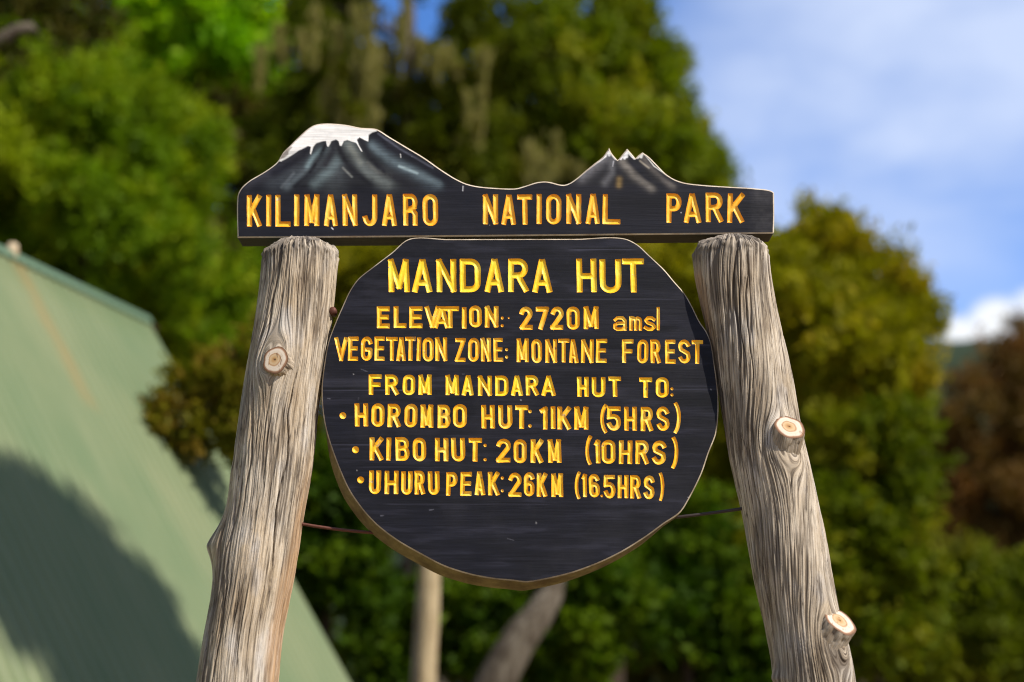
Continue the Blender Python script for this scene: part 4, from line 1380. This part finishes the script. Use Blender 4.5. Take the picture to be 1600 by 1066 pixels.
def foliage(name, parent, mat, lobes, n, leaf=(0.09, 0.035), k=17, seed=1, droop=0.0, spread=0.11, gap=0.42, freq=2.6, shell=0.36, clumps=21):
    """crown of small leaf faces: lobes = rows (x, y, z, rx, ry, rz)"""
    rng = np.random.default_rng(seed)
    Lb = np.array(lobes, float)
    # every lobe carries sprays of different size with dark hollows between them
    cl_c, cl_r, cl_d = [], [], []
    for q in Lb:
        m = max(7, int(clumps * (0.7 + 0.6 * rng.random())))
        dq = rng.normal(size=(m, 3))
        dq /= np.linalg.norm(dq, axis=1, keepdims=True)
        rq = shell + (1.12 - shell) * rng.random(m) ** 0.6
        cl_c.append(q[:3] + dq * rq[:, None] * q[3:6] * 0.92)
        f = 0.11 + 0.29 * rng.random(m) ** 1.6
        cl_r.append(f[:, None] * q[3:6] * np.array([1.0, 1.0, 1.0 + droop]))
        cl_d.append(dq)
    cl_c, cl_r, cl_d = np.concatenate(cl_c), np.concatenate(cl_r), np.concatenate(cl_d)
    wgt = (cl_r.prod(1)) ** 0.72
    pick = rng.choice(len(cl_c), int(n), p=wgt / wgt.sum())
    dd = rng.normal(size=(len(pick), 3))
    dd /= np.linalg.norm(dd, axis=1, keepdims=True)
    C = cl_c[pick] + dd * (rng.random((len(pick), 1)) ** 0.45) * cl_r[pick]
    d = dd * 0.6 + cl_d[pick] * 0.6
    clump_tone = rng.random(len(cl_c))[pick]
    N = len(C)
    axis = d * 0.8 + rng.normal(size=(N, 3)) * 0.4 + np.array([0, 0, 0.35 - droop])
    axis /= np.linalg.norm(axis, axis=1, keepdims=True)
    s = rng.random((N, k)) - 0.35
    spread = spread * 0.8
    ln = spread * (0.7 + 0.8 * rng.random((N, 1)))
    P = C[:, None] + axis[:, None] * (s * ln * 2.2)[..., None] + rng.normal(size=(N, k, 3)) * (spread * 0.42)
    P = P.reshape(-1, 3)
    M = len(P)
    la = np.repeat(axis, k, 0) * 0.9 + rng.normal(size=(M, 3)) * 0.65
    la /= np.linalg.norm(la, axis=1, keepdims=True)
    sd = np.cross(la, rng.normal(size=(M, 3)))
    sd /= np.linalg.norm(sd, axis=1, keepdims=True) + 1e-9
    sc = (0.65 + 0.7 * rng.random((M, 1)))
    L, Wd = leaf[0] * sc * .85, leaf[1] * sc * .85
    V = np.stack([P - la * L * .5, P + sd * Wd * .5 + la * L * .05, P + la * L * .5, P - sd * Wd * .5 + la * L * .05], 1).reshape(-1, 3)
    F = np.arange(M * 4).reshape(M, 4)
    tint = np.repeat(np.repeat(np.clip(rng.normal(.5, .22, N), 0, 1), k) * .8 + rng.random(M) * .2, 4)
    cl = np.repeat(np.repeat(clump_tone * .55 + .45 * vnoise(C * freq * 0.8, seed + 7), k) * .8 + rng.random(M) * .2, 4)
    return mesh_obj(name, V, F, mat, parent, False, {'tint': tint, 'clump': cl})


def plobe(x, y, rpx, depth, dz=0.0, flat=1.0, stretch=1.0):
    c = at(x, y, depth + dz)
    s = rpx / FPX * (depth + dz)
    return (*c, s, s * flat, s * stretch)


def tree(name, label, cat, base_px, depth, lobes_px, mat, n, bark=None, group=None, trunk_r=0.14, leaf=(0.09, 0.035), seed=1, lean=0.0, limb_r=0.05, **kw):
    """base_px: photo column under which the trunk stands; lobes_px: (x, y, r[, depth offset]) in photograph pixels at that depth"""
    lobes = [plobe(q[0], q[1], q[2], depth, q[3] if len(q) > 3 else 0.0) for q in lobes_px]
    L = np.array(lobes)
    bx = at(base_px, 1080, depth)[0]
    root = thing(name, label, cat, (bx, depth, 0), group)
    rng = np.random.default_rng(seed + 500)
    ztop = L[:, 2].max()
    zlow = max(0.25, (L[:, 2] - L[:, 5]).min())
    mx = np.average(L[:, 0], weights=L[:, 3])
    zs = np.linspace(-0.15, ztop, 14)
    s = np.clip(zs / ztop, 0, 1)
    path = np.c_[bx + (mx - bx) * s ** 1.3 + lean * s + 0.05 * np.sin(zs * 1.7 + seed), depth + 0.06 * np.cos(zs * 1.3 + seed), zs]
    tr = Part()
    tr.tube(path, list(trunk_r * (1.15 - 0.95 * s) + 0.012), 12, True, 0.05, rng)
    tr.build('trunk', bark or M_BARK, root)
    order = np.argsort(-L[:, 3])[:14]
    for i in order:
        c = L[i, :3]
        zb = np.clip(c[2] - 0.35 * L[i, 3] - 0.35 * np.hypot(c[0] - mx, c[1] - depth), zlow * 0.6, ztop * .96)
        b0_ = np.array([np.interp(zb, zs, path[:, 0]), np.interp(zb, zs, path[:, 1]), zb])
        if np.linalg.norm(c - b0_) < 0.15:
            continue
        mid = (b0_ + c) / 2 + np.array([0, 0, 0.12 * np.linalg.norm(c - b0_)])
        lp = Part()
        pts = [(1 - u) ** 2 * b0_ + 2 * u * (1 - u) * mid + u * u * c for u in np.linspace(0, 1, 7)]
        lp.tube(pts, list(np.linspace(limb_r, 0.012, 7)), 7, True, 0.06, rng)
        lp.build('limb', bark or M_BARK, root)
    foliage('crown', root, mat, lobes, n, leaf, seed=seed, **kw)
    return root


# dark wall of forest far behind
FOREST = 'dark evergreen trees behind'
def rlobes(rng, box, n, r0, r1):
    return [(rng.uniform(box[0], box[1]), rng.uniform(box[2], box[3]), rng.uniform(r0, r1), rng.uniform(-1, 1)) for _ in range(n)]


R0_ = np.random.default_rng(5)
for i, (bx, box, dep) in enumerate([(420, (330, 560, 60, 1050), 21), (640, (540, 760, 90, 1050), 22.5), (860, (740, 1000, 130, 1050), 21.5), (1080, (960, 1190, 320, 1050), 20.5), (1290, (1180, 1420, 620, 1080), 19.5), (300, (190, 440, 60, 700), 19), (180, (-40, 240, 0, 500), 18)]):
    tree('evergreen_tree', 'dark evergreen forest tree half hidden behind the sign and nearer trees', 'tree', bx, dep, rlobes(R0_, box, 15, 75, 120), M_LEAF_DARK, 2600, group=FOREST,
         trunk_r=0.2, leaf=(0.20, 0.09), seed=60 + i, spread=0.24, gap=0.40, freq=1.5)

tree('evergreen_tree', 'big feathery olive green tree rising behind the hut roof', 'tree', 120, 12.0,
     [(60, 90, 130), (190, 210, 130), (60, 300, 150), (230, 320, 120), (120, 430, 150), (300, 400, 90), (330, 500, 90), (-90, 160, 170), (-110, 400, 170), (290, 240, 80), (240, 470, 110), (370, 440, 60), (100, 50, 90, .8), (-40, -60, 160), (20, 200, 110, -.8), (150, 320, 90, -.9), (260, 400, 70, -.7), (120, 140, 80, -.8)],
     M_LEAF_OLIVE, 9500, seed=2, leaf=(0.11, 0.030), droop=0.3, trunk_r=0.2, gap=0.47, freq=1.5, spread=0.13)
tree('broadleaf_tree', 'bright lime green leafy tree behind the feathery olive one', 'tree', 330, 13.6,
     [(310, 35, 85), (370, 75, 48), (250, -30, 90), (340, -50, 80), (385, 20, 35), (290, 100, 45), (245, 40, 50)], M_LEAF_LIME, 2600, seed=4, leaf=(0.14, 0.07), trunk_r=0.14, gap=0.38, spread=0.15)
cen = tree('lichen_tree', 'tall dark tree with pale lichen beards hanging above the snow-capped plank', 'tree', 672, 14.0,
           [(470, 110, 75), (510, 10, 75), (560, 130, 80), (470, 230, 85), (600, 230, 85), (740, 120, 80), (760, 30, 75), (700, 240, 90), (820, 90, 70), (560, 290, 80), (790, 250, 80), (660, 165, 50), (700, 235, 55, .8), (650, 240, 60, .8), (640, -70, 60), (440, 330, 80)],
           M_LEAF_DULL, 6000, bark=M_BARK_GREY, seed=6, leaf=(0.11, 0.035), trunk_r=0.155, gap=0.45, droop=0.5, limb_r=0.06)
rng = np.random.default_rng(9)
strands = []
for (x, y, h) in [(535, 70, 120), (585, 80, 130), (497, 80, 150), (520, 150, 90), (570, 150, 110), (752, 105, 60), (640, 90, 80), (690, 75, 60), (755, 160, 90), (605, 55, 80), (432, 90, 90), (715, 190, 90), (892, 225, 70), (835, 245, 70), (470, 190, 90), (550, 220, 90)]:
    for q in range(3):
        strands.append((x + rng.normal() * 16, y + rng.normal() * 18, rng.uniform(6, 13), h * rng.uniform(.25, .85)))
for (x, y, wpx, hpx) in strands:
    c = at(x, y, 13.2)
    k_ = 13.2 / FPX
    NL = 170
    ddep = rng.uniform(-.2, .6)
    v = rng.random(NL)
    px_ = c[0] + rng.normal(size=NL) * wpx * .5 * k_ * (1.1 - .5 * v)
    py_ = c[1] + ddep + rng.normal(size=NL) * wpx * .4 * k_
    pz_ = c[2] + (0.5 - v * rng.random(NL) ** .3) * hpx * 1.5 * k_
    P = np.c_[px_, py_, pz_]
    la = np.c_[rng.normal(size=NL) * .22, rng.normal(size=NL) * .22, -np.ones(NL)]
    sd = np.cross(la, rng.normal(size=(NL, 3)))
    sd /= np.linalg.norm(sd, axis=1, keepdims=True)
    V = np.stack([P - la * .06, P + sd * .011, P + la * .07, P - sd * .011], 1).reshape(-1, 3)
    mesh_obj('lichen_beard', V, np.arange(NL * 4).reshape(NL, 4), M_LICHEN, cen, False, {'tint': np.repeat(rng.random(NL), 4), 'clump': np.repeat(rng.random(NL) * .5, 4)})

tree('evergreen_tree', 'tall rounded green tree whose edge meets the sky above the plank end', 'tree', 930, 15.0,
     [(900, -10, 105), (950, 85, 90), (985, 165, 90), (1035, 250, 95), (1115, 280, 48), (860, 130, 110), (900, 250, 110), (1000, 340, 120), (850, 350, 120), (1090, 370, 90), (930, 440, 120), (980, 20, 50), (1090, 215, 28), (940, 190, 70, -1), (1010, 240, 60, -1), (870, 60, 60, -.9)],
     M_LEAF_MID, 8200, seed=12, leaf=(0.13, 0.05), trunk_r=0.22, gap=0.48, spread=0.15, freq=1.5)
tree('golden_tree', 'golden olive tree with a stepped top behind the post with two stubs', 'tree', 1330, 11.0,
     [(1280, 395, 58), (1225, 430, 70), (1345, 455, 66), (1395, 515, 66), (1300, 520, 95), (1390, 590, 66), (1250, 590, 100), (1330, 650, 95), (1170, 520, 80), (1090, 430, 70), (1150, 700, 90), (1270, 740, 90), (1400, 400, 16), (1430, 470, 22), (1280, 345, 20), (1330, 570, 60, -.7), (1260, 480, 50, -.7), (1380, 545, 40, -.7)],
     M_LEAF_GOLD, 7200, seed=14, leaf=(0.10, 0.04), trunk_r=0.15, gap=0.48, spread=0.12, freq=1.7)
tree('golden_tree', 'yellow olive tree seen only in the gaps between round board and posts', 'tree', 800, 12.5,
     [(505, 600, 55), (495, 680, 45), (570, 430, 75), (660, 420, 80), (760, 450, 90), (900, 450, 90), (1010, 430, 75), (1060, 460, 60), (530, 520, 70), (1000, 540, 80), (600, 560, 90), (800, 600, 110)],
     M_LEAF_GOLD, 3000, seed=15, leaf=(0.10, 0.04), trunk_r=0.13, gap=0.42, spread=0.13)
tree('leafy_shrub', 'mid green leafy shrub below the golden tree', 'shrub', 1400, 10.2,
     [(1390, 700, 60), (1425, 790, 48), (1350, 790, 75), (1410, 670, 34), (1320, 880, 85), (1250, 920, 80), (1410, 880, 60), (1280, 800, 60), (1180, 900, 80), (1300, 690, 55), (1440, 940, 45), (1350, 990, 60)],
     M_LEAF_MOSS, 2600, seed=16, leaf=(0.09, 0.045), trunk_r=0.07, gap=0.47, spread=0.12, shell=0.3)
tree('dark_shrub', 'dark shrub in deep green below the rust brown bush', 'shrub', 1520, 12.5,
     [(1500, 930, 60), (1600, 950, 70), (1540, 980, 90), (1450, 1000, 100), (1630, 960, 90), (1380, 1030, 90)],
     M_LEAF_DULL, 3000, seed=18, leaf=(0.10, 0.045), trunk_r=0.07, gap=0.43, spread=0.13)
tree('brown_bush', 'rust brown twiggy bush at the frame edge below the white cloud', 'bush', 1580, 14.0,
     [(1570, 590, 65), (1610, 570, 60), (1540, 660, 70), (1600, 700, 90), (1530, 740, 60), (1640, 640, 90), (1515, 600, 24), (1560, 800, 80), (1495, 680, 30), (1510, 780, 50), (1500, 840, 45), (1500, 630, 26), (1485, 690, 30), (1625, 545, 55), (1580, 880, 80), (1640, 800, 90), (1540, 910, 60)],
     M_LEAF_BROWN, 5600, seed=20, leaf=(0.08, 0.018), trunk_r=0.08, gap=0.36, spread=0.12)
tree('russet_shrub', 'small russet olive tree whose leaves hang over the green roof edge', 'shrub', 385, 7.2,
     [(275, 655, 40), (330, 610, 42), (320, 680, 40), (370, 640, 48), (405, 590, 50), (245, 670, 26), (395, 700, 34), (430, 540, 45), (290, 600, 22), (255, 630, 20), (350, 575, 30)],
     M_LEAF_RUSSET, 620, seed=22, leaf=(0.055, 0.022), trunk_r=0.035, limb_r=0.012, gap=0.44, spread=0.06, freq=5.5, shell=0.2)
for i, (bx, dep, lob, lab) in enumerate([
    (500, 9.4, [(500, 850, 62), (470, 900, 50), (545, 905, 55), (430, 790, 60), (500, 770, 50), (560, 820, 40)], 'bright green bush between the hut roof and the pale trunk'),
    (740, 10.5, [(740, 930, 60), (790, 990, 60), (720, 1010, 60), (600, 1010, 50), (640, 960, 40)], 'dim green bush behind the pale trunk'),
    (905, 9.6, [(900, 960, 62), (860, 1030, 55), (950, 1010, 62), (985, 940, 55), (900, 890, 40)], 'bright green bush behind the leaning grey trunk'),
    (1060, 10.0, [(1060, 960, 75), (1120, 880, 70), (1020, 890, 60), (1130, 1000, 80), (1080, 820, 50), (1180, 1040, 70)], 'broad green bush below the wire to the post with two stubs')]):
    tree('green_bush', lab, 'bush', bx, dep, lob, M_LEAF_GREEN, 700, seed=30 + i, leaf=(0.10, 0.055), trunk_r=0.04, limb_r=0.018, gap=0.57, spread=0.12, freq=2.8, group='green undergrowth bushes')

pt = Part()
pt.tube([np.array([at(660, 1066, 8.4)[0], 8.4, -0.1]), at(662, 1066, 8.4), at(667, 980, 8.4), at(670, 900, 8.4), at(676, 800, 8.4), at(690, 690, 8.45), at(700, 640, 8.5)], [0.085, 0.074, 0.071, 0.068, 0.064, 0.05, 0.03], 16, True, 0.05, np.random.default_rng(8))
o = pt.build('dead_trunk', M_BARK_PALE, None)
tag(o, 'pale upright bare trunk whose top hides behind the round board', 'tree trunk')
# leaning dead trunk and the grey branch high on the side
lt = Part()
pts = [at(770, 1085, 8.6), at(790, 1040, 8.6), at(818, 990, 8.6), at(842, 958, 8.65), at(862, 925, 8.7), at(874, 905, 8.75)]
g0 = pts[0].copy()
g0[2] = -0.1
g0[0] -= 0.6
lt.tube([g0] + pts, [0.15, 0.13, 0.115, 0.10, 0.09, 0.07, 0.04], 14, True, 0.07, np.random.default_rng(3))
o = lt.build('dead_trunk', M_BARK_GREY, None)
tag(o, 'leaning grey broken trunk under the round board', 'tree trunk')
br = Part()
pts = [at(-160, 130, 7.6), at(-60, 88, 7.5), at(0, 64, 7.5), at(30, 46, 7.5), at(48, 42, 7.5), at(60, 52, 7.6)]
br.tube(pts, [0.06, 0.05, 0.042, 0.036, 0.028, 0.01], 10, True, 0.1, np.random.default_rng(4))
side = thing('overhanging_tree', 'dark overhanging tree with a bare grey branch in the upper corner', 'tree', (at(-260, 600, 7.8)[0], 7.8, 0))
br.build('branch', M_BARK_GREY, side)
tk = Part()
tb = at(-260, 600, 7.8)
tk.tube([(tb[0], 7.8, -0.1), (tb[0] + .05, 7.8, 1.5), (tb[0], 7.75, 3.0), (tb[0] + .1, 7.7, 4.6), (tb[0] + .2, 7.7, 5.8)], [0.16, 0.14, 0.12, 0.09, 0.04], 12)
tk.build('trunk', M_BARK, side)
jb = Part()
jb.tube([at(-240, 160, 7.75), at(-200, 150, 7.7), at(-160, 130, 7.6)], [0.08, 0.07, 0.06], 10)
jb.build('limb', M_BARK, side)
foliage('crown', side, M_LEAF_DARK, [plobe(60, -10, 60, 7.7), plobe(140, 10, 55, 7.8), plobe(-40, -20, 70, 7.7), plobe(-140, 0, 110, 7.8), plobe(-260, -60, 140, 7.8), plobe(20, 80, 26, 7.6), plobe(100, 45, 35, 7.7)], 1500, (0.06, 0.02), seed=41, spread=0.08, gap=0.36, freq=4.0)

# tree beside the photographer's path: it stands outside the frame and its shade lies on the hut roof
shade = thing('roadside_tree', 'leafy tree beside the photographer whose shade falls on the hut roof', 'tree', (7.0, -0.5, 0))
tgt = on_plane(np.array([100.0, 205.0, 20.0, 270.0, 165.0]), np.array([905.0, 980.0, 880.0, 1070.0, 1030.0]), RP, n_r)
SHT = 13.5
lob = [(*(q + TO_SUN * SHT), rx, rx, rx) for q, rx in zip(tgt, (0.44, 0.36, 0.38, 0.27, 0.32))]
foliage('crown', shade, M_LEAF_MID, lob, 2600, (0.11, 0.06), seed=51, spread=0.09, gap=0.2, clumps=70, shell=0.1)
tk = Part()
top = np.array(lob[0][:3])
tk.tube([(top[0] + .5, top[1] - .2, -0.1), (top[0] + .4, top[1] - .2, 2.5), (top[0] + .2, top[1] - .1, 5.5), (top[0] + .1, top[1], 8.5), tuple(top)], [0.2, 0.18, 0.14, 0.09, 0.03], 12)
tk.build('trunk', M_BARK, shade)
